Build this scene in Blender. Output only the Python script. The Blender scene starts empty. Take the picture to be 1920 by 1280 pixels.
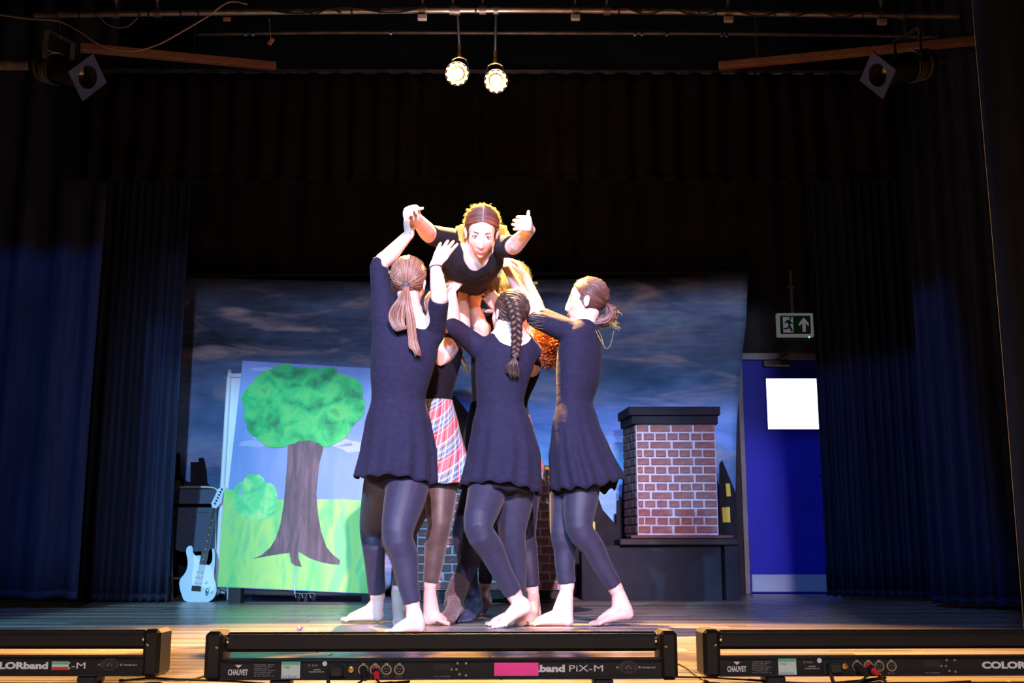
import bpy, bmesh, math, random
import numpy as np
from mathutils import Vector, Matrix, Quaternion
from mathutils.noise import noise as pnoise
random.seed(7)
SC = bpy.context.scene
COL = SC.collection
PI = math.pi
# ---------------------------------------------------------------- camera
FPX, TH, CH = 2100.0, math.radians(10.72), 0.34
cam = bpy.data.cameras.new('camera'); camo = bpy.data.objects.new('camera', cam); COL.objects.link(camo)
camo.location = (0, 0, CH); camo.rotation_euler = (PI/2 + TH, 0, 0)
cam.sensor_width = 36; cam.lens = FPX/1920*36; cam.clip_start = .05
SC.camera = camo
SC.view_settings.view_transform = 'Standard'; SC.view_settings.look = 'None'
SC.view_settings.gamma = 1; SC.view_settings.use_curve_mapping = False
SC.view_settings.exposure = 0.0
# ---------------------------------------------------------------- world and stage lights
w = bpy.data.worlds.new('world'); SC.world = w; w.use_nodes = True
w.node_tree.nodes['Background'].inputs[0].default_value = (.35, .4, .7, 1)
w.node_tree.nodes['Background'].inputs[1].default_value = .004

def ray(px, py):
    u, v = (px-960)/FPX, (640-py)/FPX
    return Vector((u, math.cos(TH) - v*math.sin(TH), math.sin(TH) + v*math.cos(TH)))
def P(px, py, Y):                       # point of the stage at distance Y seen at that pixel
    d = ray(px, py); return Vector((0, 0, CH)) + d*(Y/d.y)
def G(px, py, z=0.0):                   # point of the stage floor
    d = ray(px, py); return Vector((0, 0, CH)) + d*((z-CH)/d.z)

def spot(name, loc, target, energy, color, angle, blend=.3, radius=.06, cut=None):
    l = bpy.data.lights.new(name, 'SPOT'); o = bpy.data.objects.new(name, l); COL.objects.link(o)
    o.location = loc; d = Vector(target) - Vector(loc)
    o.rotation_euler = d.to_track_quat('-Z', 'Y').to_euler()
    l.energy = energy; l.color = color; l.spot_size = math.radians(angle); l.spot_blend = blend; l.shadow_soft_size = radius
    if cut:                              # framing shutters of a profile spot: (left, right, bottom, top, softness) as tangents
        l.use_nodes = True; nt = l.node_tree; N = nt.nodes; em = [n for n in N if n.type == 'EMISSION'][0]
        tc = N.new('ShaderNodeTexCoord'); sp = N.new('ShaderNodeSeparateXYZ'); nt.links.new(tc.outputs['Normal'], sp.inputs[0])
        def m(op, a, b=None, clamp=False):
            n = N.new('ShaderNodeMath'); n.operation = op; n.use_clamp = clamp
            for i, q in enumerate((a, b)):
                if q is None: continue
                if isinstance(q, (int, float)): n.inputs[i].default_value = q
                else: nt.links.new(q, n.inputs[i])
            return n.outputs[0]
        z = m('ABSOLUTE', sp.outputs[2]); X = m('DIVIDE', sp.outputs[0], z); Y = m('DIVIDE', sp.outputs[1], z)
        lo_x, hi_x, lo_y, hi_y, s = cut
        a = m('DIVIDE', m('SUBTRACT', X, lo_x), s, True); b = m('DIVIDE', m('SUBTRACT', hi_x, X), s, True)
        c = m('DIVIDE', m('SUBTRACT', Y, lo_y), s, True); e = m('DIVIDE', m('SUBTRACT', hi_y, Y), s, True)
        # multiply all four
        t = m('MULTIPLY', m('MULTIPLY', a, b), m('MULTIPLY', c, e))
        nt.links.new(t, em.inputs['Strength'])
    return o
HOUSE = (-2.4, -4.0, 5.3)
#LIGHTS
spot('blue_wash_spot', HOUSE, (-1.2, 6.5, .9), 2300, (.13, .30, 1.0), 66, .2, .04, (-.6, .335, -.18, .135, .012))
spot('cyan_spot', (-2.6, -3.6, 5.0), (-1.15, 7.2, .75), 4600, (.27, .74, 1.0), 24, .3, .04, (-.135, .20, -.2, .105, .02))
spot('pink_key_spot', (.9, -3.8, 5.0), (.0, 5.4, 1.05), 9400, (1.0, .68, .86), 26, .3, .05, (-.13, .13, -.165, .135, .05))
spot('white_fill_spot', (.4, -4.0, 2.9), (.2, 6.0, 1.0), 1900, (.62, .70, 1.0), 34, .5, .08, (-.3, .165, -.16, .17, .015))
spot('lilac_chimney_spot', (.5, -3.6, 5.0), (1.4, 8.6, .8), 2000, (.9, .6, .85), 11, .6, .05)
spot('bar_fill_light', (.0, -3.0, 3.6), (.1, 2.95, .05), 1050, (.95, .9, 1.0), 40, .4, .08, (-.6, .6, -.1, .035, .02))  # added lamp that brightens the light bars and their lettering
# ---------------------------------------------------------------- object helpers
def tag(o, label=None, cat=None, group=None, kind=None):
    if label: o['label'] = label
    if cat: o['category'] = cat
    if group: o['group'] = group
    if kind: o['kind'] = kind
    return o
def thing(name, label, cat, loc=(0, 0, 0), group=None, rz=0):
    o = bpy.data.objects.new(name, None); o.empty_display_size = .05; COL.objects.link(o)
    o.location = loc; o.rotation_euler = (0, 0, rz)
    return tag(o, label, cat, group)
def origin_of(o):
    p = Vector((0, 0, 0))
    while o is not None: p += o.location; o = o.parent
    return p
class MB:
    def __init__(s): s.v = []; s.f = []; s.uv = None
    def add(s, vs, fs):
        n = len(s.v); s.v += [tuple(v) for v in vs]; s.f += [tuple(i+n for i in f) for f in fs]; return s
    def box(s, c, d, rot=None):
        c = Vector(c); hx, hy, hz = d[0]/2, d[1]/2, d[2]/2
        vs = [Vector((x, y, z)) for x in (-hx, hx) for y in (-hy, hy) for z in (-hz, hz)]
        if rot is not None: vs = [rot @ v for v in vs]
        return s.add([v+c for v in vs], [(0, 1, 3, 2), (4, 6, 7, 5), (0, 4, 5, 1), (2, 3, 7, 6), (0, 2, 6, 4), (1, 5, 7, 3)])
    def bbox(s, c, d, b=.004, rot=None):          # box with chamfered edges
        c = Vector(c); h = Vector(d)/2; b = min(b, min(h)*.9); vs = []; idx = {}
        for ax in range(3):
            for sx in (-1, 1):
                for sy in (-1, 1):
                    for sz in (-1, 1):
                        v = Vector((sx*(h.x-b), sy*(h.y-b), sz*(h.z-b))); sg = (sx, sy, sz)
                        v[ax] = sg[ax]*h[ax]; idx[(ax, sx, sy, sz)] = len(vs); vs.append(v)
        fs = []
        for ax in range(3):
            o = [a for a in range(3) if a != ax]
            for sg in (-1, 1):
                q = []
                for a, bb in ((-1, -1), (1, -1), (1, 1), (-1, 1)):
                    k = [0, 0, 0]; k[ax] = sg; k[o[0]] = a; k[o[1]] = bb; q.append(idx[(ax, *k)])
                fs.append(q)
            for a in (-1, 1):                      # edges along axis ax
                for bb in (-1, 1):
                    q = []
                    for e in (-1, 1):
                        k = [0, 0, 0]; k[ax] = e; k[o[0]] = a; k[o[1]] = bb
                        q += [(o[0], *k), (o[1], *k)]
                    fs.append([idx[q[0]], idx[q[1]], idx[q[3]], idx[q[2]]])
        for sx in (-1, 1):
            for sy in (-1, 1):
                for sz in (-1, 1): fs.append([idx[(a, sx, sy, sz)] for a in range(3)])
        if rot is not None: vs = [rot @ v for v in vs]
        return s.add([v+c for v in vs], fs)
    def tube(s, pts, ra, rb=None, side=None, n=12, caps='round', sub=0):
        pts = [Vector(p) for p in pts]
        if not isinstance(ra, (list, tuple)): ra = [ra]*len(pts)
        rb = rb if rb is not None else ra
        if not isinstance(rb, (list, tuple)): rb = [rb]*len(pts)
        ra = list(ra); rb = list(rb)
        if sub:
            q, a2, b2 = [], [], []
            ext = lambda L: [L[0]*2-L[1]] + list(L) + [L[-1]*2-L[-2]]
            ep, ea, eb = ext(pts), [ra[0]]+ra+[ra[-1]], [rb[0]]+rb+[rb[-1]]
            def cr(p0, p1, p2, p3, t): return .5*((2*p1)+(p2-p0)*t+(2*p0-5*p1+4*p2-p3)*t*t+(3*p1-p0-3*p2+p3)*t**3)
            for i in range(1, len(ep)-2):
                for k in range(sub):
                    t = k/sub; q.append(cr(ep[i-1], ep[i], ep[i+1], ep[i+2], t))
                    a2.append(max(1e-4, cr(ea[i-1], ea[i], ea[i+1], ea[i+2], t))); b2.append(max(1e-4, cr(eb[i-1], eb[i], eb[i+1], eb[i+2], t)))
            q.append(pts[-1]); a2.append(ra[-1]); b2.append(rb[-1]); pts, ra, rb = q, a2, b2
        m = len(pts); T = []
        for i in range(m):
            t = pts[min(i+1, m-1)] - pts[max(i-1, 0)]
            T.append(t.normalized() if t.length > 1e-9 else Vector((0, 0, 1)))
        A = Vector(side) if side is not None else (Vector((1, 0, 0)) if abs(T[0].x) < .8 else Vector((0, 1, 0)))
        rings = []
        def ring(c, a, b, A, B): return [c + A*(a*math.cos(2*PI*k/n)) + B*(b*math.sin(2*PI*k/n)) for k in range(n)]
        fr = []
        for i in range(m):
            base = Vector(side) if side is not None else A
            A = (base - T[i]*base.dot(T[i]))
            if A.length < 1e-6: A = T[i].orthogonal()
            A.normalize(); fr.append((A.copy(), T[i].cross(A)))
        if caps == 'round':
            for ph in (.25, .6): 
                e = math.sin(ph*PI/2); h = math.cos(ph*PI/2); rr = min(ra[0], rb[0])
                rings.append(ring(pts[0]-T[0]*rr*h, ra[0]*e, rb[0]*e, *fr[0]))
        for i in range(m): rings.append(ring(pts[i], ra[i], rb[i], *fr[i]))
        if caps == 'round':
            for ph in (.6, .25):
                e = math.sin(ph*PI/2); h = math.cos(ph*PI/2); rr = min(ra[-1], rb[-1])
                rings.append(ring(pts[-1]+T[-1]*rr*h, ra[-1]*e, rb[-1]*e, *fr[-1]))
        vs = [v for r in rings for v in r]; fs = []
        for i in range(len(rings)-1):
            for k in range(n):
                a, b = i*n+k, i*n+(k+1) % n; fs.append((a, b, b+n, a+n))
        if caps:
            fs.append(tuple(range(n-1, -1, -1))); fs.append(tuple(range(len(vs)-n, len(vs))))
        return s.add(vs, fs)
    def bar(s, a, b, wd, ht=None, up=(0, 0, 1)):   # rectangular bar from a to b
        a, b = Vector(a), Vector(b); t = (b-a).normalized(); u = Vector(up); A = t.cross(u)
        if A.length < 1e-5: A = t.orthogonal()
        A.normalize(); B = A.cross(t); ht = ht or wd; vs = []
        for p in (a, b):
            for x, y in ((-1, -1), (1, -1), (1, 1), (-1, 1)): vs.append(p + A*x*wd/2 + B*y*ht/2)
        return s.add(vs, [(3, 2, 1, 0), (4, 5, 6, 7), (0, 1, 5, 4), (1, 2, 6, 5), (2, 3, 7, 6), (3, 0, 4, 7)])
    def ell(s, fn, c, r, nu=20, nv=12):            # ellipsoid through a frame function
        vs = [fn(Vector((c[0], c[1], c[2]+r[2])))]
        for j in range(1, nv):
            ph = PI*j/nv
            for i in range(nu):
                th = 2*PI*i/nu
                vs.append(fn(Vector((c[0]+r[0]*math.sin(ph)*math.cos(th), c[1]+r[1]*math.sin(ph)*math.sin(th), c[2]+r[2]*math.cos(ph)))))
        vs.append(fn(Vector((c[0], c[1], c[2]-r[2])))); fs = []
        for i in range(nu): fs.append((0, 1+i, 1+(i+1) % nu))
        for j in range(nv-2):
            for i in range(nu):
                a, b = 1+j*nu+i, 1+j*nu+(i+1) % nu; fs.append((a, a+nu, b+nu, b))
        L = len(vs)-1; o = 1+(nv-2)*nu
        for i in range(nu): fs.append((L, o+(i+1) % nu, o+i))
        return s.add(vs, fs)
    def prism(s, poly, org, ux, uy, depth):        # outline (x, y) in the plane ux, uy extruded along ux x uy
        org, ux, uy = Vector(org), Vector(ux), Vector(uy); nz = ux.cross(uy).normalized()*depth
        a = [org + ux*x + uy*y for x, y in poly]; n = len(a)
        from mathutils.geometry import tessellate_polygon
        tr = tessellate_polygon([a]); vs = a + [p+nz for p in a]
        fs = []
        for t in tr: fs.append(tuple(t)); fs.append(tuple(i+n for i in reversed(t)))
        for i in range(n): j = (i+1) % n; fs.append((i, j, j+n, i+n))
        return s.add(vs, fs)
    def lathe(s, prof, c, axis=(0, 0, 1), n=24, closed=True):  # prof: (radius, height)
        axis = Vector(axis).normalized(); A = axis.orthogonal().normalized(); B = axis.cross(A); c = Vector(c); vs = []
        for r, h in prof:
            for k in range(n):
                a = 2*PI*k/n; vs.append(c + axis*h + A*r*math.cos(a) + B*r*math.sin(a))
        fs = []
        for i in range(len(prof)-1):
            for k in range(n):
                a, b = i*n+k, i*n+(k+1) % n; fs.append((a, b, b+n, a+n))
        if closed: fs.append(tuple(range(n-1, -1, -1))); fs.append(tuple(range(len(vs)-n, len(vs))))
        return s.add(vs, fs)
    def mesh(s, name, off=Vector((0, 0, 0))):
        me = bpy.data.meshes.new(name); me.from_pydata([(v[0]-off[0], v[1]-off[1], v[2]-off[2]) for v in s.v], [], s.f)
        if s.uv:
            l = me.uv_layers.new(name='UVMap')
            for lp in me.loops: l.data[lp.index].uv = s.uv[lp.vertex_index]
        me.update(); return me
    def build(s, name, m, parent=None, smooth=False, fix=True, **kw):
        off = origin_of(parent) if parent is not None else Vector((0, 0, 0))
        me = s.mesh(name, off)
        if fix:
            bm = bmesh.new(); bm.from_mesh(me); bmesh.ops.recalc_face_normals(bm, faces=bm.faces); bm.to_mesh(me); bm.free()
        return link(name, me, m, parent, smooth, **kw)
def link(name, me, m, parent=None, smooth=False, **kw):
    if smooth:
        me.polygons.foreach_set('use_smooth', [True]*len(me.polygons))
        if smooth == 'auto':
            try: me.set_sharp_from_angle(angle=math.radians(38))
            except Exception: pass
    if m is not None and not me.materials: me.materials.append(m)
    o = bpy.data.objects.new(name, me); COL.objects.link(o); o.parent = parent
    return tag(o, **kw)
def solidify(o, t, offset=0):
    md = o.modifiers.new('Solidify', 'SOLIDIFY'); md.thickness = t; md.offset = offset; return o
def copy_tree(o, parent=None):
    c = o.copy(); COL.objects.link(c); c.parent = parent
    for ch in list(o.children): copy_tree(ch, c)
    return c
# ---------------------------------------------------------------- materials
def mat(name, col, rough=.6, metal=0, spec=.5, noise=None, bump=None, sheen=0, emit=None, trans=0, translucent=0, sss=0, coat=0, island=0):
    m = bpy.data.materials.new(name); m.use_nodes = True; nt = m.node_tree; N = nt.nodes; b = N['Principled BSDF']
    b.inputs['Base Color'].default_value = (*col, 1); b.inputs['Roughness'].default_value = rough
    b.inputs['Metallic'].default_value = metal; b.inputs['Specular IOR Level'].default_value = spec
    b.inputs['Sheen Weight'].default_value = sheen; b.inputs['Transmission Weight'].default_value = trans
    b.inputs['Coat Weight'].default_value = coat
    if sss: b.inputs['Subsurface Weight'].default_value = sss; b.inputs['Subsurface Radius'].default_value = (.02, .008, .004)
    tc = N.new('ShaderNodeTexCoord')
    if noise:                                       # (scale vector, colour 2, detail, low, high)
        sc, c2, det, lo, hi = noise
        mp = N.new('ShaderNodeMapping'); mp.inputs['Scale'].default_value = sc if isinstance(sc, tuple) else (sc,)*3
        nt.links.new(tc.outputs['Object'], mp.inputs[0]); t = N.new('ShaderNodeTexNoise'); t.inputs['Scale'].default_value = 1
        t.inputs['Detail'].default_value = det; nt.links.new(mp.outputs[0], t.inputs['Vector'])
        r = N.new('ShaderNodeValToRGB'); r.color_ramp.elements[0].position = lo; r.color_ramp.elements[1].position = hi
        r.color_ramp.elements[0].color = (*col, 1); r.color_ramp.elements[1].color = (*c2, 1)
        nt.links.new(t.outputs['Fac'], r.inputs[0]); nt.links.new(r.outputs[0], b.inputs['Base Color'])
    if island:
        g = N.new('ShaderNodeNewGeometry'); r = N.new('ShaderNodeValToRGB')
        r.color_ramp.elements[0].color = (*[c*(1-island) for c in col], 1); r.color_ramp.elements[1].color = (*[min(1, c*(1+island)) for c in col], 1)
        nt.links.new(g.outputs['Random Per Island'], r.inputs[0]); nt.links.new(r.outputs[0], b.inputs['Base Color'])
    if bump:                                        # (scale, strength)
        mp = N.new('ShaderNodeMapping'); mp.inputs['Scale'].default_value = bump[0] if isinstance(bump[0], tuple) else (bump[0],)*3
        nt.links.new(tc.outputs['Object'], mp.inputs[0]); t = N.new('ShaderNodeTexNoise'); t.inputs['Scale'].default_value = 1; t.inputs['Detail'].default_value = 5
        nt.links.new(mp.outputs[0], t.inputs['Vector']); bp = N.new('ShaderNodeBump'); bp.inputs['Strength'].default_value = bump[1]; bp.inputs['Distance'].default_value = .01
        nt.links.new(t.outputs['Fac'], bp.inputs['Height']); nt.links.new(bp.outputs[0], b.inputs['Normal'])
    if emit:
        b.inputs['Emission Color'].default_value = (*emit[0], 1); b.inputs['Emission Strength'].default_value = emit[1]
    if translucent:
        out = N['Material Output']; tl = N.new('ShaderNodeBsdfTranslucent'); tl.inputs[0].default_value = (*[min(1, c*2.2+.05) for c in col], 1)
        mx = N.new('ShaderNodeMixShader'); mx.inputs[0].default_value = translucent
        nt.links.new(b.outputs[0], mx.inputs[1]); nt.links.new(tl.outputs[0], mx.inputs[2]); nt.links.new(mx.outputs[0], out.inputs[0])
    return m
M = {}
M['black_paint'] = mat('black_paint', (.012, .012, .014), .75, noise=(3, (.02, .02, .024), 4, .4, .6))
M['soot'] = mat('ceiling_black', (.008, .008, .01), .9, noise=(2, (.014, .014, .017), 3, .4, .6))
M['curtain'] = mat('curtain_velvet', (.013, .018, .040), .95, spec=.15, noise=((30, 30, 2), (.021, .027, .055), 3, .35, .65), bump=((60, 60, 12), .25))
M['valance'] = mat('valance_cloth', (.008, .0075, .008), .95, spec=.05, noise=((14, 14, 1.5), (.006, .0055, .006), 3, .35, .65), bump=((60, 60, 12), .2))
M['steel'] = mat('galvanised_pipe', (.42, .38, .37), .38, .85, noise=(9, (.3, .27, .27), 4, .4, .6))
M['dark_steel'] = mat('dark_pipe', (.10, .09, .09), .5, .8, noise=(9, (.16, .14, .14), 4, .4, .6))
M['chrome'] = mat('chrome', (.75, .75, .78), .15, 1)
M['timber'] = mat('batten_wood', (.20, .085, .055), .7, noise=((3, 60, 60), (.14, .06, .04), 4, .35, .65))
M['black_plastic'] = mat('black_plastic', (.009, .009, .010), .5, spec=.25, bump=(400, .05))
M['black_metal'] = mat('black_powder_coat', (.010, .010, .011), .5, spec=.25, bump=(300, .1))
M['rubber'] = mat('rubber', (.01, .01, .01), .7, bump=(90, .1))
M['silver_print'] = mat('silver_print', (.62, .62, .66), .5)
M['grey_print'] = mat('grey_print', (.25, .25, .27), .6)
M['gold'] = mat('brass', (.6, .38, .12), .3, 1)
M['white'] = mat('white_paint', (.78, .78, .78), .5, noise=(5, (.7, .7, .72), 3, .3, .7))
M['grey_white'] = mat('aged_white_paint', (.33, .31, .33), .6, noise=(8, (.25, .23, .26), 3, .3, .7))
# ================================================================ THE SETTING
def struct(name, mb, m, parent=None, smooth=False): 
    return mb.build(name, m, parent, smooth, kind='structure' if parent is None else None)
XL, XR, YB, ZC = -6.4, 6.4, 10.05, 4.75
floor = struct('floor', MB().box((0, 4.6, -.04), (14, 13, .04)), M['black_paint'])
def plank_mat():
    m = mat('stage_boards', (.16, .125, .09), .3, coat=.0)
    nt = m.node_tree; N = nt.nodes; b = N['Principled BSDF']
    tc = N.new('ShaderNodeTexCoord'); mp = N.new('ShaderNodeMapping'); mp.inputs['Scale'].default_value = (1.2, 34, 10)
    nt.links.new(tc.outputs['Object'], mp.inputs[0]); t = N.new('ShaderNodeTexNoise'); t.inputs['Scale'].default_value = 1; t.inputs['Detail'].default_value = 6
    nt.links.new(mp.outputs[0], t.inputs['Vector'])
    g = N.new('ShaderNodeNewGeometry'); ad = N.new('ShaderNodeMath'); ad.operation = 'MULTIPLY_ADD'; ad.inputs[1].default_value = .35
    nt.links.new(g.outputs['Random Per Island'], ad.inputs[0]); nt.links.new(t.outputs['Fac'], ad.inputs[2])
    r = N.new('ShaderNodeValToRGB'); e = r.color_ramp.elements; e[0].position = .42; e[0].color = (.085, .075, .065, 1); e[1].position = .85; e[1].color = (.33, .29, .25, 1)
    nt.links.new(ad.outputs[0], r.inputs[0]); nt.links.new(r.outputs[0], b.inputs['Base Color'])
    mp2 = N.new('ShaderNodeMapping'); mp2.inputs['Scale'].default_value = (2.5, 22, 10); nt.links.new(tc.outputs['Object'], mp2.inputs[0])
    t2 = N.new('ShaderNodeTexNoise'); t2.inputs['Scale'].default_value = 1; t2.inputs['Detail'].default_value = 4; nt.links.new(mp2.outputs[0], t2.inputs['Vector'])
    mr = N.new('ShaderNodeMapRange'); mr.inputs[3].default_value = .14; mr.inputs[4].default_value = .42; nt.links.new(t2.outputs['Fac'], mr.inputs[0]); nt.links.new(mr.outputs[0], b.inputs['Roughness'])
    bp = N.new('ShaderNodeBump'); bp.inputs['Strength'].default_value = .25; bp.inputs['Distance'].default_value = .004
    nt.links.new(t2.outputs['Fac'], bp.inputs['Height']); nt.links.new(bp.outputs[0], b.inputs['Normal'])
    return m
M['boards'] = plank_mat()
PW = .105; far = MB(); y = 1.6; row = 0
rb_ = random.Random(3)
while y < 10.1:
    x = -6.8 - rb_.random()*1.5
    while x < 6.8:
        L = rb_.choice((1.5, 1.8, 2.1, 2.4)); dz = rb_.random()*.0012
        args = ((x+L/2, y+PW/2, -.01+dz/2), (L-.0025, PW-.0035, .02+dz), .0015)
        if 2.85 < y < 3.9 and -2.8 < x+L/2 < 2.8:
            MB().bbox(*args).build('plank', M['boards'], floor)
        else: far.bbox(*args)
        x += L
    y += PW; row += 1
tag(far.build('planks', M['boards'], floor), kind='stuff')

struct('wall_back', MB().box((0, YB+.1, 2.35), (13.2, .16, 4.8)), M['black_paint'])
struct('wall_left', MB().box((XL-.1, 5, 2.35), (.2, 10.2, 4.8)), M['black_paint'])
struct('wall_right', MB().box((XR+.1, 5, 2.35), (.2, 10.2, 4.8)), M['black_paint'])
ceiling = struct('ceiling', MB().box((0, 5.2, ZC+.05), (13.2, 10.4, .1)), M['soot'])
M['beam'] = mat('blue_black_steel', (.015, .024, .03), .7, noise=(4, (.022, .034, .042), 3, .4, .6))
for a, b in (((415, 60, 8.2), (470, 120, 8.2)), ((1420, 30, 8.2), (1375, 118, 8.2))):
    p, q = P(*a), P(*b); p = p + (p-q)*1.2
    MB().bar(p, q, .09, .09, (0, 1, 0)).build('roof_strut', M['beam'], ceiling)
for yy in (7.9, 9.2):
    MB().box((0, yy, ZC-.08), (12.8, .14, .16)).build('roof_beam', M['beam'], ceiling)

# ---- the blue door
def px_x(px, py, Y): return P(px, py, Y).x
YD = 9.9
dl, dr = px_x(1398, 900, YD), px_x(1398, 900, YD) + .80
ztop = P(1460, 676, YD).z
M['door_blue'] = mat('door_blue', (.012, .016, .42), .45, spec=.3, noise=(2, (.015, .02, .48), 3, .4, .6), bump=(60, .03))
M['plate'] = mat('kick_plate', (.42, .5, .62), .5, .3, noise=(6, (.36, .44, .56), 3, .4, .6))
door = thing('door_1', 'blue stage door with lit square window behind the right curtain', 'door', ((dl+dr)/2, YD, 0)); door['kind'] = 'structure'; del door['label']; del door['category']
wl, wr = P(1437, 760, YD).x, P(1535, 760, YD).x; wz0, wz1 = P(1485, 805, YD).z, P(1485, 710, YD).z
lf = MB()
lf.box(((dl+wl)/2, YD, ztop/2+.005), (wl-dl, .045, ztop-.01)); lf.box(((wr+dr)/2, YD, ztop/2+.005), (dr-wr, .045, ztop-.01))
lf.box(((wl+wr)/2, YD, (wz1+ztop)/2), (wr-wl, .045, ztop-wz1)); lf.box(((wl+wr)/2, YD, wz0/2+.005), (wr-wl, .045, wz0-.01))
leaf = lf.build('door_leaf', M['door_blue'], door)
M['lit'] = mat('lit_corridor_glass', (.9, .92, 1), .3, emit=((.95, .96, 1), 2.2), noise=(1.5, (.85, .88, 1), 2, .3, .7))
MB().box(((wl+wr)/2, YD, (wz0+wz1)/2), (wr-wl+.004, .012, wz1-wz0+.004)).build('window_pane', M['lit'], leaf)
fb = MB()
for c, d in ((((wl+wr)/2, YD-.026, wz1+.006), (wr-wl+.03, .012, .012)), (((wl+wr)/2, YD-.026, wz0-.006), (wr-wl+.03, .012, .012)),
             ((wl-.006, YD-.026, (wz0+wz1)/2), (.012, .012, wz1-wz0)), ((wr+.006, YD-.026, (wz0+wz1)/2), (.012, .012, wz1-wz0))): fb.bbox(c, d, .002)
fb.build('glazing_bead', M['door_blue'], leaf)
kz = P(1470, 1078, YD).z
MB().bbox(((dl+dr)/2+.01, YD-.026, .012+kz/2), (dr-dl-.01, .006, kz-.01), .002).build('kick_plate', M['plate'], leaf)
hx = dr-.06
hb = MB(); hb.bbox((hx, YD-.028, 1.02), (.045, .008, .2), .003); hb.tube([(hx, YD-.03, 1.03), (hx, YD-.075, 1.03), (hx-.11, YD-.075, 1.03)], .009, n=8); hb.build('handle', M['chrome'], leaf, 'auto')
fr = MB(); ft = .075
fr.bbox(((dl+dr)/2, YD-.015, ztop+.03), (dr-dl+.12, .09, .06), .004); fr.bbox((dl-.03, YD-.015, ztop/2), (.05, .09, ztop), .004); fr.bbox((dr+.03, YD-.015, ztop/2), (.05, .09, ztop), .004)
fr.build('door_frame', M['grey_white'], door)
cx = P(1455, 676, YD-.05).x
cl = MB(); cl.bbox((cx, YD-.055, ztop-.035), (.24, .06, .055), .006); clo = cl.build('door_closer', M['dark_steel'], door)
ca = MB(); ca.bar((cx-.02, YD-.06, ztop-.002), (cx+.1, YD-.12, ztop+.03), .02, .008); ca.bar((cx+.1, YD-.12, ztop+.03), (cx+.02, YD-.04, ztop+.045), .02, .008); ca.build('closer_arm', M['dark_steel'], clo)
for z in (.25, 1.05, 1.8):
    MB().tube([(dl-.005, YD-.032, z-.05), (dl-.005, YD-.032, z+.05)], .008, n=8, caps='flat').build('hinge', M['grey_white'], door, 'auto')
# black pier between cloth and door
pr = MB(); pa = P(1376, 700, 9.55); pb = P(1408, 1118, 9.55); zt = P(1380, 690, 9.55).z
px0, px1 = P(1370, 900, 9.55).x, P(1391, 900, 9.55).x
pr.bbox(((px0+px1)/2, 9.6, zt/2), (px1-px0, .1, zt), .006)
tag(pr.build('masking_post', M['black_paint']), 'tall narrow black masking post between the painted cloth and the blue door', 'post')

# ---- exit sign
es = P(1490, 608, YD); ex0, ex1 = P(1457, 608, 9.93).x, P(1525, 608, 9.93).x; ez0, ez1 = P(1490, 631, 9.93).z, P(1490, 587, 9.93).z; YS = 9.93
sign = thing('exit_sign', 'green and white running-man exit sign with an upward arrow above the blue door', 'sign', ((ex0+ex1)/2, YS, ez0))
M['sign_white'] = mat('sign_white', (.36, .31, .36), .5, emit=((.8, .75, .85), .11), noise=(20, (.33, .29, .34), 2, .4, .6))
M['sign_green'] = mat('sign_green', (.005, .055, .03), .5, emit=((0, .5, .2), .008), noise=(20, (.006, .06, .032), 2, .4, .6))
bd = MB().bbox(((ex0+ex1)/2, YS+.02, (ez0+ez1)/2), (ex1-ex0, .05, ez1-ez0), .004).build('sign_housing', M['sign_white'], sign)
W_, H_ = ex1-ex0, ez1-ez0; ccx, ccz = (ex0+ex1)/2, (ez0+ez1)/2
def sgn(poly, m, nm, d, par=bd):
    return MB().prism([(x*W_/2, z*H_/2) for x, z in poly], (ccx, YS-.005-d, ccz), (1, 0, 0), (0, 0, 1), .0012).build(nm, m, par)
rr = [(-.84, -.7), (-.8, -.78), (.8, -.78), (.84, -.7), (.84, .7), (.8, .78), (-.8, .78), (-.84, .7)]
sgn(rr, M['sign_green'], 'green_panel', 0)
sgn([(-.68, -.66), (-.12, -.66), (-.12, .66), (-.68, .66)], M['sign_white'], 'doorway_symbol', .0015)
man = [(-.66, -.38), (-.66, -.26), (-.47, -.26), (-.38, -.06), (-.43, .2), (-.55, .1), (-.6, .18), (-.44, .42), (-.3, .42), (-.2, .18), (-.1, .16), (-.1, .06), (-.26, .08), (-.3, .0), (-.24, -.2), (-.14, -.56), (-.23, -.6), (-.36, -.26), (-.42, -.38)]
sgn(man, M['sign_green'], 'running_figure', .003)
MB().lathe([(.011, 0), (.011, .0012)], (ccx-.27*W_/2, YS-.009, ccz+.55*H_/2), (0, -1, 0), 14).build('figure_head', M['sign_green'], bd)
arr = [(.38, -.6), (.56, -.6), (.56, .1), (.74, -.12), (.74, .14), (.47, .62), (.2, .14), (.2, -.12), (.38, .1)]
sgn(arr, M['sign_white'], 'arrow_symbol', .0015)
M['led'] = mat('green_led', (.1, .8, .2), .3, emit=((.15, 1, .25), 3))
lp = P(1517, 632, YS); MB().ell(lambda v: v+lp, (0, -.004, 0), (.007, .007, .007), 10, 6).build('indicator_led', M['led'], sign, True)
cb = MB(); cb.tube([P(1486, 586, 9.95), P(1482, 508, 9.95)], .014, n=8, caps='flat'); cb.bbox(P(1483, 538, 9.94), (.06, .03, .022), .003)
cb.build('conduit', M['grey_white'], sign, 'auto')

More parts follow.
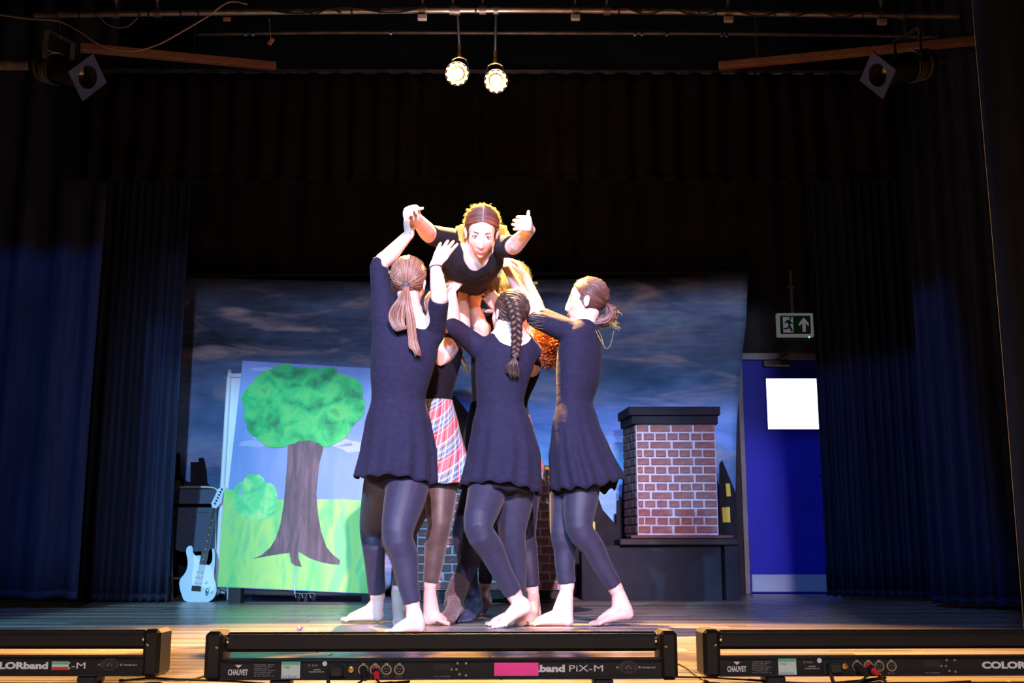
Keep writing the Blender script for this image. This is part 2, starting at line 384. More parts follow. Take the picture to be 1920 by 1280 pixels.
# ================================================================ CURTAINS
def curtain(name, label, x0, x1, Y, z0, z1, folds, amp, seed, m=M['curtain'], group=None, y1=None, hem=0, cat='curtain'):
    r = random.Random(seed); nx = folds*10; nz = 14 if z1-z0 > 1.5 else 8; y1 = Y if y1 is None else y1
    ph = [r.uniform(-.5, .5) for _ in range(folds+2)]; am = [r.uniform(.55, 1.25) for _ in range(folds+2)]
    org = Vector(((x0+x1)/2, (Y+y1)/2, z0)); vs = []; fs = []
    dx, dy = x1-x0, y1-Y; L = math.hypot(dx, dy); nxn, nyn = -dy/L, dx/L
    for j in range(nz+1):
        t = j/nz
        for i in range(nx+1):
            u = i/nx; k = u*folds; ki = int(k); a = am[ki]*(1-(k-ki)) + am[ki+1]*(k-ki); p_ = ph[ki]*(1-(k-ki)) + ph[ki+1]*(k-ki)
            wv = math.sin(2*PI*k + p_*2.2 + .25*math.sin(t*3+ki)); wv = math.copysign(abs(wv)**.75, wv)
            d = amp*a*wv*(1-.25*t) + .02*pnoise(Vector((u*7, t*2.0, seed)))
            hz = hem*math.sin(2*PI*k*.5+1+p_)*(1-t)**6 if hem else .006*wv*(1-t)**6
            vs.append((x0+dx*u+nxn*d, Y+dy*u+nyn*d, z0+(z1-z0)*t+hz))
    for j in range(nz):
        for i in range(nx):
            a = j*(nx+1)+i; fs.append((a, a+1, a+nx+2, a+nx+1))
    mb = MB().add(vs, fs); th = thing(name, label, cat, org, group)
    o = mb.build('drape', m, th, True, fix=False); solidify(o, .005)
    # hem band
    hb = [v for v in vs[:nx+1]]; ins = [(x, yy, z+.05) for x, yy, z in vs[:nx+1]]
    hv = [(x-nxn*.004, yy-nyn*.004, z-.001) for x, yy, z in hb] + [(x-nxn*.004, yy-nyn*.004, z+.045) for x, yy, z in hb]
    h = MB().add(hv, [(i, i+1, i+nx+2, i+nx+1) for i in range(nx)]).build('hem', m, th, True, fix=False); solidify(h, .004)
    return th
RAILZ = P(960, 133, 7.3).z
xo = P(155, 1110, 7.2).x
curtain('stage_curtain', 'wide dark blue leg curtain at the far left edge, nearest the audience', xo-2.6, xo, 7.25, .07, 4.2, 11, .055, 11, y1=7.15)
xi0, xi1 = P(150, 1100, 8.15).x, P(318, 1110, 8.1).x
curtain('stage_curtain', 'dark blue pleated curtain between the left leg curtain and the folding chair', xi0-.1, xi1, 8.2, .015, 4.3, 12, .035, 12, y1=8.1)
curtain('stage_curtain', 'closely pleated dark curtain hanging just right of the blue door', P(1552, 1100, 8.6).x, P(1760, 1100, 8.3).x, 8.6, .03, 4.3, 12, .035, 13, y1=8.2)
curtain('stage_curtain', 'broad dark leg curtain at the right of the stage with a pale blue lit patch', P(1770, 1100, 7.2).x, P(1900, 1100, 6.6).x+.35, 7.35, .03, 4.3, 7, .05, 14, y1=6.75)
curtain('stage_curtain', 'near black curtain edge cutting the right side of the frame', P(1874, 1000, 3.3).x+.06, P(1905, 1000, 3.2).x+1.2, 3.3, .01, 3.2, 7, .04, 15, y1=3.1)
curtain('valance', 'long dark pleated border curtain hung from the overhead track across the stage', P(190, 133, 7.0).x-.15, P(1625, 133, 7.0).x+.15, 7.0, P(960, 340, 7.0).z, P(960, 139, 7.0).z, 34, .03, 16, M['valance'], hem=.012, cat='valance')
curtain('back_drape', 'plain black drape filling the gap above the painted night sky cloth', -4.6, 4.6, 10.0, 2.05, 4.6, 30, .025, 17, M['black_paint'])

# ================================================================ PAINTED CLOTH
def cloth_mat():
    m = bpy.data.materials.new('painted_night_sky'); m.use_nodes = True; nt = m.node_tree; N = nt.nodes; b = N['Principled BSDF']
    b.inputs['Roughness'].default_value = .9; b.inputs['Specular IOR Level'].default_value = .15
    tc = N.new('ShaderNodeTexCoord')
    def noise(scale, rot, detail, dist, off=0):
        mp = N.new('ShaderNodeMapping'); mp.inputs['Scale'].default_value = scale; mp.inputs['Rotation'].default_value = (0, rot, 0); mp.inputs['Location'].default_value = (off, 0, 0)
        nt.links.new(tc.outputs['Object'], mp.inputs[0]); t = N.new('ShaderNodeTexNoise'); t.inputs['Scale'].default_value = 1; t.inputs['Detail'].default_value = detail
        t.inputs['Distortion'].default_value = dist; nt.links.new(mp.outputs[0], t.inputs['Vector']); return t.outputs['Fac']
    big = noise((.7, .7, 1.9), .45, 6, .6, 3.1); st = noise((1.1, 1, 4.2), .5, 7, .9, 8); fine = noise((5, 5, 26), .2, 6, .3, 1)
    def ramp(f, stops):
        r = N.new('ShaderNodeValToRGB'); e = r.color_ramp.elements
        while len(e) < len(stops): e.new(.5)
        for q, (p_, c) in zip(e, stops): q.position = p_; q.color = (*c, 1)
        nt.links.new(f, r.inputs[0]); return r.outputs[0]
    c1 = ramp(big, [(.34, (.04, .055, .085)), (.45, (.10, .15, .27)), (.56, (.19, .28, .50)), (.70, (.30, .42, .64))])
    c2 = ramp(st, [(.53, (0, 0, 0)), (.66, (1, 1, 1))])
    mx = N.new('ShaderNodeMixRGB'); nt.links.new(c2, mx.inputs[0]); nt.links.new(c1, mx.inputs[1]); mx.inputs[2].default_value = (.46, .39, .43, 1)
    c3 = ramp(fine, [(.3, (.72, .72, .74)), (.7, (1.15, 1.15, 1.12))])
    m2 = N.new('ShaderNodeMixRGB'); m2.blend_type = 'MULTIPLY'; m2.inputs[0].default_value = 1; nt.links.new(mx.outputs[0], m2.inputs[1]); nt.links.new(c3, m2.inputs[2])
    # blue wash on the lower half, put into the colour by a height gradient
    sp = N.new('ShaderNodeSeparateXYZ'); nt.links.new(tc.outputs['Object'], sp.inputs[0])
    mr = N.new('ShaderNodeMapRange'); mr.inputs[1].default_value = 2.05; mr.inputs[2].default_value = 1.55; nt.links.new(sp.outputs[2], mr.inputs[0])
    m3 = N.new('ShaderNodeMixRGB'); m3.blend_type = 'ADD'; nt.links.new(mr.outputs[0], m3.inputs[0]); nt.links.new(m2.outputs[0], m3.inputs[1]); m3.inputs[2].default_value = (.05, .21, .50, 1)
    nt.links.new(m3.outputs[0], b.inputs['Base Color']); return m
M['cloth'] = cloth_mat()
YC = 9.45
def pl(pts, y):
    for (a, b_), (c, d) in zip(pts, pts[1:]):
        if y <= c: return b_ + (d-b_)*(y-a)/(c-a)
    return pts[-1][1]
nx, nz = 70, 30; vs = []
for j in range(nz+1):
    t = j/nz
    for i in range(nx+1):
        u = i/nx; py_top = pl([(0, 519), (.34, 529), (.5, 528), (.75, 522), (1, 513)], u); py = py_top + (1105-py_top)*t
        xl = pl([(500, 328), (700, 322), (1110, 316)], py); xr = pl([(500, 1403), (600, 1399), (700, 1388), (800, 1381), (1110, 1376)], py)
        px = xl + (xr-xl)*u; fold = .02*math.sin(u*9+t) + (.03*math.exp(-((u-.965)/.006)**2)) - (.02*math.exp(-((u-.015)/.005)**2)) + .012*pnoise(Vector((u*12, t*5, 2)))
        vs.append(P(px, py, YC+fold))
fs = [(j*(nx+1)+i, j*(nx+1)+i+1, (j+1)*(nx+1)+i+1, (j+1)*(nx+1)+i) for j in range(nz) for i in range(nx)]
bc = thing('backdrop', 'large painted cloth of a stormy blue night sky hanging across the back', 'backdrop', (0, YC, 0))
o = MB().add(vs, fs).build('painted_cloth', M['cloth'], bc, True, fix=False); solidify(o, .004)
MB().bar(P(326, 517, YC+.03), P(1405, 511, YC+.03), .03, .02).build('top_batten', M['black_paint'], bc)

# ---- skyline cut-out
M['sil'] = mat('dark_silhouette_paint', (.014, .014, .020), .9, spec=.2, noise=(7, (.022, .021, .030), 4, .35, .65))
M['brown_sil'] = mat('brown_silhouette_paint', (.03, .018, .010), .9, spec=.2, noise=(7, (.045, .026, .013), 4, .35, .65))
M['yellow'] = mat('yellow_window_paint', (.75, .62, .08), .7, noise=(12, (.65, .5, .05), 3, .3, .7))
def cutout(name, label, pts, Y, m, wins=(), th=.012):
    pp = [P(a, b, Y) for a, b in pts]; c = sum((p.x for p in pp))/len(pp); zb = min(p.z for p in pp)
    t = thing(name, label, 'stage flat', (c, Y, zb))
    b_ = MB().prism([(p.x, p.z) for p in pp], (0, Y, 0), (1, 0, 0), (0, 0, 1), -th); b_.build('plywood_profile', m, t)
    for q in wins:
        qq = [P(a, b, Y-th) for a, b in q]
        MB().prism([(p.x, p.z) for p in qq], (0, Y-.001, 0), (1, 0, 0), (0, 0, 1), -.003).build('painted_window', M['yellow'], t)
    MB().bar((c, Y+.25, .01), (c, Y+.02, max(.1, zb+.25)), .04).build('brace', M['timber'], t)
    return t
cutout('skyline_flat', 'dark rooftop cut-out with one yellow window above the folding chair', [(321, 1118), (321, 905), (330, 888), (331, 848), (337, 850), (338, 886), (346, 900), (357, 904), (357, 866), (372, 866), (373, 858), (381, 858), (384, 866), (387, 905), (400, 915), (430, 916), (430, 1118)], 9.2, M['sil'], [[(328, 900), (338, 900), (339, 913), (328, 914)]])
cutout('skyline_flat', 'brown gabled house cut-out glimpsed behind the dancers', [(828, 1115), (829, 785), (851, 739), (893, 792), (905, 800), (990, 805), (1000, 872), (1042, 873), (1042, 1115)], 9.2, M['brown_sil'], [[(1015, 864+10), (1038, 864+10), (1038, 880), (1015, 880)]])
cutout('skyline_flat', 'sloping dark rooftop cut-out behind the legs left of the brick chimney', [(1060, 1112), (1060, 905), (1112, 905), (1130, 955), (1156, 985), (1156, 938), (1166, 936), (1168, 892), (1176, 890), (1177, 865), (1186, 866), (1188, 888), (1200, 890), (1200, 1112)], 9.15, M['sil'], [[(1082, 990), (1095, 996), (1095, 1010), (1082, 1010)], [(1110, 976), (1116, 978), (1116, 995), (1110, 990)]])
cutout('skyline_flat', 'pointed black tower cut-out with two yellow windows right of the chimney', [(1349, 1112), (1349, 870), (1354, 862), (1380, 925), (1383, 1000), (1386, 1112)], 9.0, M['sil'], [[(1361, 906), (1369, 906), (1371, 930), (1363, 930)], [(1354, 951), (1369, 950), (1370, 979), (1356, 979)]])

# ================================================================ BRICK PROPS
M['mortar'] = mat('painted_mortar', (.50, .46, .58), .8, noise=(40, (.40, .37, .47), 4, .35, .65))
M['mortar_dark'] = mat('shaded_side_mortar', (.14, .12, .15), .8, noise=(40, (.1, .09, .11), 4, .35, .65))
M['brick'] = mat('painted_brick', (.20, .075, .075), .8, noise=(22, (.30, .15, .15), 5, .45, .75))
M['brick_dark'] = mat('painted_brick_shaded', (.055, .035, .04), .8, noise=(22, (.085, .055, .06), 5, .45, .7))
BM_ = {}
def brickpiece(w_, h_, d_, m, par, c, rz):
    k = (round(w_*2, 2), round(h_, 3), m.name)
    if k not in BM_:
        me = MB().bbox((0, 0, 0), (w_, d_, h_), .003).mesh('brick'); me.materials.append(m); BM_[k] = me
    o = bpy.data.objects.new('brick', BM_[k]); COL.objects.link(o); o.parent = par; o.location = Vector(c)-origin_of(par); o.rotation_euler = (0, 0, rz)
def brick_face(par, a, b, z0, z1, courses, pattern, m, seed):
    r = random.Random(seed); a, b = Vector(a), Vector(b); L = (b-a).length; d = (b-a)/L; rz = math.atan2(d.y, d.x); hh = (z1-z0)/courses; n = Vector((d.y, -d.x, 0))
    for k in range(courses):
        xs = pattern(k, L); z = z1-(k+.5)*hh
        for x0, x1 in zip(xs, xs[1:]):
            w_ = x1-x0-.015
            if w_ < .02: continue
            brickpiece(round(w_, 3), round(hh-.015, 3), .012, m, par, a + d*((x0+x1)/2+r.uniform(-.002, .002)) + Vector((0, 0, z+r.uniform(-.0015, .0015))) + n*.004, rz)
YCH = 8.5
cl_, cr_ = P(1194, 900, YCH).x, P(1344, 900, YCH).x; cz0, cz1 = P(1270, 1003, YCH).z, P(1270, 795, YCH).z
chim = thing('chimney', 'brick chimney stage prop with black cap standing on the black ledge', 'chimney', ((cl_+cr_)/2, YCH, cz0))
sx = P(1171, 900, YCH+.32).x; dz = Vector((0, 0, 1))
core = MB(); poly = [(cl_, YCH), (cr_, YCH), (cr_+.0, YCH+.32), (sx, YCH+.32)]
core.prism(poly, (0, 0, cz0), (1, 0, 0), (0, 1, 0), cz1-cz0+.005); core.build('mortar_face', M['mortar'], chim)
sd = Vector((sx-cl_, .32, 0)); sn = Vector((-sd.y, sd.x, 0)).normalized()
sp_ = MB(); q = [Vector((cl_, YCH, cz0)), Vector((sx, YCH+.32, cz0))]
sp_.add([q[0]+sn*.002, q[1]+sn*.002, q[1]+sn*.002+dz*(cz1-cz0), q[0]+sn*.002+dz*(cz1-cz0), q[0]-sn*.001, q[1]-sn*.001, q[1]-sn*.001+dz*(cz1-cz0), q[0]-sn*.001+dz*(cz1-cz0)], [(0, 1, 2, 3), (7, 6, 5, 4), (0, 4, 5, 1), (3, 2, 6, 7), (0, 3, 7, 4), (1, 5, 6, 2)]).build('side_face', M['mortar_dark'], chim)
def pat(k, L):
    if k % 2 == 0: s = [0, .17, .44, .72, 1] if k % 4 == 0 else [0, .165, .45, .725, 1]
    else: s = [0, .085, .235, .385, .535, .68, .83, 1]
    return [x*L for x in s]
brick_face(chim, (cl_, YCH, 0), (cr_, YCH, 0), cz0+.01, cz1, 13, pat, M['brick'], 1)
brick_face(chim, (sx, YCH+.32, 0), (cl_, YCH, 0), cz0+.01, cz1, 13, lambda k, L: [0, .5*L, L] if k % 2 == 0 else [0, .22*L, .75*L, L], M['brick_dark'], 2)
cap = MB()
for e, z0, z1 in ((.03, cz1, cz1+.065), (.055, cz1+.065, cz1+.128)):
    cap.prism([(cl_-e, YCH-e), (cr_+e*.6, YCH-e), (cr_+e*.6, YCH+.32+e), (sx-e*.7, YCH+.32+e)], (0, 0, z0), (1, 0, 0), (0, 1, 0), z1-z0)
cap.build('cap', M['sil'], chim)
M['maroon'] = mat('maroon_paint', (.09, .03, .035), .7, noise=(9, (.12, .045, .05), 3, .4, .6))
MB().bbox(((cl_+cr_)/2+.02, YCH+.1, cz0-.012), (cr_-cl_+.16, .34, .022), .004).build('plinth', M['maroon'], chim)
# ledge
lx0, lx1 = P(1162, 1010, YCH-.06).x, P(1384, 1010, YCH-.06).x
led = thing('rooftop_ledge', 'black boxed ledge carrying the brick chimney', 'platform', ((lx0+lx1)/2, YCH, 0))
M['ledge'] = mat('navy_black_paint', (.012, .015, .026), .8, spec=.25, noise=(5, (.018, .021, .034), 4, .35, .65), bump=(30, .05))
lz = cz0-.025
MB().bbox(((lx0+lx1)/2, YCH+.16, lz-.025), (lx1-lx0, .5, .045), .005).build('shelf', M['black_paint'], led)
MB().bbox(((P(1090, 1060, YCH).x+P(1352, 1060, YCH).x)/2, YCH+.12, (lz-.05)/2), (P(1352, 1060, YCH).x-P(1090, 1060, YCH).x, .3, lz-.05), .005).build('front_panel', M['ledge'], led)
MB().bbox((P(1370, 1060, YCH).x, YCH+.0, (lz-.05)/2), (.105, .14, lz-.05), .005).build('post', M['ledge'], led)
# low brick wall flat behind the dancers
YW = 8.05; bx0, bx1 = P(782, 1000, YW).x, P(1064, 1000, YW).x; bz0, bz1 = P(960, 1106, YW).z, P(960, 893, YW).z
bw = thing('brick_wall_flat', 'low brick wall stage flat on a black wheeled base behind the dancers legs', 'stage flat', ((bx0+bx1)/2, YW, 0))
MB().bbox(((bx0+bx1)/2, YW+.03, (bz0+bz1)/2), (bx1-bx0, .05, bz1-bz0), .003).build('mortar_face', M['mortar'], bw)
def pat2(k, L):
    n = int(L/.125)+1; s = [0] + [(i+.5*(k % 2))*.125 for i in range(1, n+1)]; s = [x for x in s if x < L-.03] + [L]; return s
brick_face(bw, (bx0, YW+.004, 0), (bx1, YW+.004, 0), bz0, bz1, 13, pat2, M['brick'], 3)
MB().bbox(((bx0+bx1)/2, YW+.15, bz0/2+.01), (bx1-bx0-.02, .3, bz0-.03), .005).build('trolley_base', M['black_paint'], bw)
# ================================================================ PAINTED TREE BOARD
def prism3(mb, pts, th):                       # polygon in space, extruded by the vector th
    from mathutils.geometry import tessellate_polygon
    pts = [Vector(p) for p in pts]; th = Vector(th); n = len(pts); tr = tessellate_polygon([pts]); vs = pts + [p+th for p in pts]; fs = []
    for t in tr: fs.append(tuple(t)); fs.append(tuple(i+n for i in reversed(t)))
    for i in range(n): j = (i+1) % n; fs.append((i, j, j+n, i+n))
    return mb.add(vs, fs)
def lumpy(pts, amp, n=4, seed=1):              # adds small bulges along an outline
    r = random.Random(seed); out = []
    for i, a in enumerate(pts):
        b = pts[(i+1) % len(pts)]; dx, dy = b[0]-a[0], b[1]-a[1]; L = math.hypot(dx, dy) or 1
        for k in range(n):
            t = k/n; h = amp*math.sin(PI*t)*r.uniform(.6, 1.3); out.append((a[0]+dx*t + dy/L*h, a[1]+dy*t - dx/L*h))
    return out
YB0, YBL = 8.02, .22
_c = [P(407, 1100, YB0), P(455, 676, YB0+.24), P(720, 1114, YB0)]     # plane of the leaning board
_n = (_c[1]-_c[0]).cross(_c[2]-_c[0]).normalized(); _n = _n if _n.y < 0 else -_n
def BY(px, py, f=0.0):
    d = ray(px, py); o = Vector((0, 0, CH)); return o + d*((_c[0]-o).dot(_n)/d.dot(_n)) + _n*f
M['sky_paint'] = mat('sky_paint', (.19, .29, .56), .75, spec=.2, noise=((8, 8, 1.2), (.25, .34, .58), 5, .35, .65))
def streak(name, stops, scale, det=6, rough=.55, dist=.8):
    m = bpy.data.materials.new(name); m.use_nodes = True; nt = m.node_tree; N = nt.nodes; b = N['Principled BSDF']; b.inputs['Roughness'].default_value = rough
    tc = N.new('ShaderNodeTexCoord'); mp = N.new('ShaderNodeMapping'); mp.inputs['Scale'].default_value = scale; nt.links.new(tc.outputs['Object'], mp.inputs[0])
    t = N.new('ShaderNodeTexNoise'); t.inputs['Scale'].default_value = 1; t.inputs['Detail'].default_value = det; t.inputs['Distortion'].default_value = dist; nt.links.new(mp.outputs[0], t.inputs['Vector'])
    r = N.new('ShaderNodeValToRGB'); e = r.color_ramp.elements
    while len(e) < len(stops): e.new(.5)
    for q, (p_, c) in zip(e, stops): q.position = p_; q.color = (*c, 1)
    nt.links.new(t.outputs['Fac'], r.inputs[0]); nt.links.new(r.outputs[0], b.inputs['Base Color']); return m
M['crown'] = streak('painted_foliage', [(.33, (.02, .20, .07)), (.44, (.02, .40, .10)), (.53, (.05, .52, .13)), (.64, (.12, .54, .12)), (.76, (.03, .36, .10))], (8, 8, 8), 9, .7, .45)
M['trunk'] = streak('painted_bark', [(.35, (.04, .015, .02)), (.5, (.075, .034, .042)), (.64, (.13, .065, .08))], (26, 26, 2.2), 5)
M['grass'] = streak('painted_grass', [(.33, (.08, .48, .11)), (.45, (.18, .60, .12)), (.56, (.34, .66, .12)), (.68, (.14, .56, .16))], (7, 7, 1.8), 6)
M['bush'] = streak('painted_bush', [(.35, (.05, .50, .15)), (.5, (.10, .66, .18)), (.65, (.35, .74, .2))], (9, 9, 9), 5)
M['cloud'] = mat('painted_cloud', (.42, .47, .68), .7, noise=((5, 5, 12), (.30, .38, .62), 4, .3, .7))
tb = thing('painted_board', 'leaning board painted with a big green tree, a bush and bright grass', 'stage flat', BY(560, 1108))
th_ = (BY(560, 1000, -.018) - BY(560, 1000))
brd = [(407, 1100), (455, 676), (726, 692), (720, 1114)]
panel = prism3(MB(), [BY(*q) for q in brd], th_).build('panel', M['sky_paint'], tb)
sc_ = lambda L: [(300+x/2.4625, 640+y/2.4625) for x, y in L]
def paint(nm, pts, m, f, par=panel, t=.0015):
    return prism3(MB(), [BY(x, y, f) for x, y in pts], BY(560, 1000, f-t)-BY(560, 1000, f)).build(nm, m, par)
for px_ in (440, 690):
    q_ = BY(px_, 1102, -.02); MB().bbox((q_.x, q_.y+.03, q_.z/2), (.09, .10, q_.z+.01), .004).build('support_foot', M['black_paint'], tb)
paint('painted_grass', [(407.6, 1099)] + [(421, 916), (436, 918), (470, 930), (505, 936), (540, 937), (600, 936), (640, 936), (680, 938), (721, 940), (719.5, 1113)], M['grass'], .002)
def lobe(cx, cy, rx, ry, k, seed):
    r = random.Random(seed); return [(cx+rx*math.cos(a)*(1+.13*math.sin(k*a+seed)+r.uniform(-.02, .02)), cy+ry*math.sin(a)*(1+.16*math.sin((k-1)*a+2+seed))) for a in [2*PI*i/36 for i in range(36)]]
for i, q in enumerate(((478, 832, 30, 6, 5, 1), (668, 838, 32, 10, 6, 2), (492, 692, 22, 4, 5, 3), (640, 830, 22, 8, 4, 5), (500, 822, 24, 6, 4, 7))): paint('painted_cloud', lobe(*q), M['cloud'], .002)
paint('painted_bush', lumpy(sc_([(345, 740), (338, 700), (352, 665), (385, 648), (400, 622), (440, 612), (475, 628), (485, 652), (520, 660), (540, 695), (535, 735), (545, 770), (520, 805), (470, 820), (420, 822), (375, 805), (350, 775)]), 1.6), M['bush'], .004)
paint('painted_trunk', sc_([(590, 470), (640, 450), (700, 450), (740, 465), (755, 490), (745, 530), (735, 570), (730, 620), (722, 700), (730, 800), (745, 880), (770, 950), (800, 985), (832, 1010), (828, 1030), (790, 1028), (740, 1018), (690, 1000), (640, 970), (640, 1000), (655, 1040), (625, 1035), (605, 1020), (598, 975), (560, 980), (500, 990), (432, 1003), (470, 985), (510, 950), (535, 910), (555, 850), (570, 760), (578, 680), (588, 560)]), M['trunk'], .004)
crown = sc_([(385, 285), (378, 250), (400, 225), (430, 190), (450, 165), (480, 140), (520, 128), (555, 108), (590, 105), (620, 120), (660, 125), (700, 125), (740, 130), (780, 120), (808, 125), (820, 150), (880, 165), (915, 180), (935, 215), (935, 250), (945, 300), (935, 345), (905, 370), (880, 400), (860, 440), (820, 465), (765, 488), (735, 470), (690, 455), (640, 460), (600, 475), (545, 490), (500, 485), (470, 465), (440, 440), (405, 410), (405, 380), (388, 350), (398, 325)])
paint('painted_crown', lumpy(crown, 1.8, 4, 3), M['crown'], .006)
st = []
for i in range(16):
    a = PI*i/8; r_ = (11 if i % 4 == 0 else 6.5) if i % 2 == 0 else 2.6; st.append((451+r_*math.cos(a), 921+r_*1.1*math.sin(a)))
paint('painted_star', st, M['cloud'], .006)
MB().bar(BY(553, 1113, .002), BY(552, 1062, .002), .006, .002, (0, 1, 0)).build('paint_drip', M['cloud'], panel)
# white rolling board behind it
wb = thing('rolling_board', 'white framed rolling board standing behind the painted tree board', 'board', P(560, 1118, 8.42))
YW2 = 8.4
def WB(px, py): return P(px, py, YW2 + (1112-py)/430*.1)
f_ = MB(); f_.tube([WB(405, 1112), WB(412, 1000), WB(429, 716), WB(431, 708), WB(441, 704), WB(580, 702), WB(700, 706)], .02, n=8, sub=3)
f_.tube([WB(405, 1108), WB(570, 1112), WB(700, 1113)], .02, n=8); f_.build('frame', M['white'], wb, True)
prism3(MB(), [WB(409, 1106), WB(431, 708), WB(720, 712), WB(716, 1110)], (0, .012, 0)).build('white_panel', M['white'], wb)
def caster(px, py, Y, r, parent, s=1):
    c = P(px, py, Y); c.z = r+.002
    wh = MB().lathe([(r*.55, -.012*s), (r*.93, -.011*s), (r, -.006*s), (r, .006*s), (r*.93, .011*s), (r*.55, .012*s)], c, (.95, .3, 0), 20).build('caster_wheel', M['white'], parent, 'auto')
    MB().lathe([(r*.3, -.016*s), (r*.3, .016*s)], c, (.95, .3, 0), 12).build('wheel_hub', M['chrome'], wh, 'auto')
    fk = MB(); ax = Vector((.95, .3, 0)).normalized()
    for e in (-1, 1): fk.bar(c+ax*e*.019*s, c+ax*e*.019*s+Vector((-.012, 0, r*1.5)), .026*s, .004)
    fk.bbox(c+Vector((-.012, 0, r*1.55)), (.06*s, .05*s, .01), .003); fk.tube([c+Vector((-.012, 0, r*1.5)), c+Vector((-.012, 0, r*2.1))], .012*s, n=8)
    fk.build('caster_fork', M['chrome'], parent, 'auto')
caster(429, 1118, 8.36, .05, wb, 1.2); caster(560, 1122, 8.37, .022, wb, .9); caster(573, 1121, 8.34, .022, wb, .9); caster(588, 1122, 8.37, .022, wb, .9)
br = MB(); br.bar(P(400, 1096, 8.36), P(440, 1112, 8.36), .025, .02); br.bbox(P(401, 1097, 8.34), (.03, .03, .03), .004); br.build('outrigger', M['dark_steel'], wb)

# ================================================================ FOLDED CHAIR AND GUITAR
ch = thing('folding_chair', 'folded chair with dark padded back leaning beside the electric guitar', 'chair', P(365, 1135, 8.5))
def CY(px, py, f=0): return P(px, py, 8.62 + (1130-py)/215*.12 - f)
M['chair_tube'] = mat('chair_tube', (.5, .48, .45), .35, .8, noise=(20, (.4, .38, .36), 3, .4, .6))
M['pad'] = mat('navy_chair_pad', (.02, .028, .06), .6, noise=(60, (.028, .036, .075), 3, .4, .6), bump=(300, .1))
MB().tube([CY(315, 1131), CY(319, 1000), CY(321, 930), CY(324, 919), CY(333, 914), CY(365, 913), CY(398, 914), CY(408, 920), (CY(411, 932)), CY(410, 1000), CY(408, 1131)], .0125, n=8, sub=3).build('back_frame', M['chair_tube'], ch, True)
MB().tube([CY(322, 1131, .06), CY(322, 960, .05), CY(405, 960, .05), CY(402, 1131, .06)], .011, n=8).build('leg_frame', M['chair_tube'], ch, True)
prism3(MB(), [CY(*q, .015) for q in ((323, 920), (328, 917), (402, 917), (408, 921), (408, 944), (322, 944))], (0, .02, 0)).build('backrest', M['pad'], ch)
prism3(MB(), [CY(*q, .05) for q in ((321, 951), (408, 951), (409, 1000), (404, 1024), (390, 1033), (340, 1034), (325, 1028), (318, 1010))], (0, .03, 0)).build('seat', M['pad'], ch)
for yy in (1084, 1130): MB().tube([CY(316, yy, .03), CY(407, yy, .03)], .009, n=8).build('cross_bar', M['chair_tube'], ch, True)
gt = thing('electric_guitar', 'pale blue-white electric guitar propped upright against the folding chair', 'guitar', P(371, 1131, 8.25))
gs = lambda L: [(300+x/4.74, 880+y/4.74) for x, y in L]
def GY(px, py, f=0): return P(px, py, 8.22 + (1130-py)/215*.2 - f)
M['guitar'] = mat('pale_guitar_lacquer', (.55, .66, .74), .2, coat=.5, noise=(3, (.6, .7, .77), 2, .4, .6))
M['guard'] = mat('white_pickguard', (.78, .8, .8), .35, noise=(9, (.72, .75, .76), 2, .4, .6))
M['rosewood'] = mat('rosewood', (.07, .05, .06), .45, noise=((30, 30, 4), (.10, .07, .07), 3, .4, .6))
body = [(250, 683), (272, 676), (290, 692), (292, 722), (302, 750), (325, 765), (352, 762), (400, 800), (412, 840), (440, 845), (462, 810), (466, 750), (462, 712), (474, 700), (486, 725), (490, 790), (486, 860), (482, 920), (486, 975), (500, 1030), (502, 1080), (485, 1130), (450, 1165), (400, 1184), (340, 1186), (270, 1180), (215, 1162), (192, 1110), (176, 1050), (172, 1000), (186, 965), (215, 930), (238, 885), (246, 830), (240, 775), (232, 735), (236, 700)]
def rnd(L, k=3):
    n = len(L); out = []
    for i in range(n):
        p0, p1, p2, p3 = L[i-1], L[i], L[(i+1) % n], L[(i+2) % n]
        for j in range(k):
            t = j/k; out.append(tuple(.5*((2*p1[c])+(p2[c]-p0[c])*t+(2*p0[c]-5*p1[c]+4*p2[c]-p3[c])*t*t+(3*p1[c]-p0[c]-3*p2[c]+p3[c])*t**3) for c in (0, 1)))
    return out
thg = GY(371, 1000, -.04)-GY(371, 1000)
gbod = prism3(MB(), [GY(x, y) for x, y in rnd(gs(body))], thg).build('body', M['guitar'], gt)
md = gbod.modifiers.new('Bevel', 'BEVEL'); md.width = .008; md.segments = 2; md.limit_method = 'ANGLE'; md.angle_limit = 1.0
t2 = thg*.05
prism3(MB(), [GY(x, y, .002) for x, y in rnd(gs([(300, 760), (345, 800), (410, 850), (455, 860), (472, 900), (474, 960), (488, 1020), (480, 1070), (440, 1080), (400, 1050), (300, 1030), (285, 990), (290, 900), (300, 820)]), 2)], t2).build('pickguard', M['guard'], gbod)
nk = gs([(463, 338), (500, 345), (412, 842), (348, 838)])
prism3(MB(), [GY(x, y, .008) for x, y in nk], thg*.5).build('neck', M['timber'], gt)
fbd = prism3(MB(), [GY(x, y, .013) for x, y in nk], thg*.12).build('fretboard', M['rosewood'], gt)
hs = [(455, 300), (480, 250), (518, 168), (545, 158), (588, 150), (590, 178), (568, 200), (556, 235), (548, 290), (520, 325), (500, 345), (463, 338)]
hst = prism3(MB(), [GY(x, y, .006) for x, y in gs(hs)], thg*.35).build('headstock', M['guitar'], gt)
frs = MB(); dts = MB(); str_ = MB()
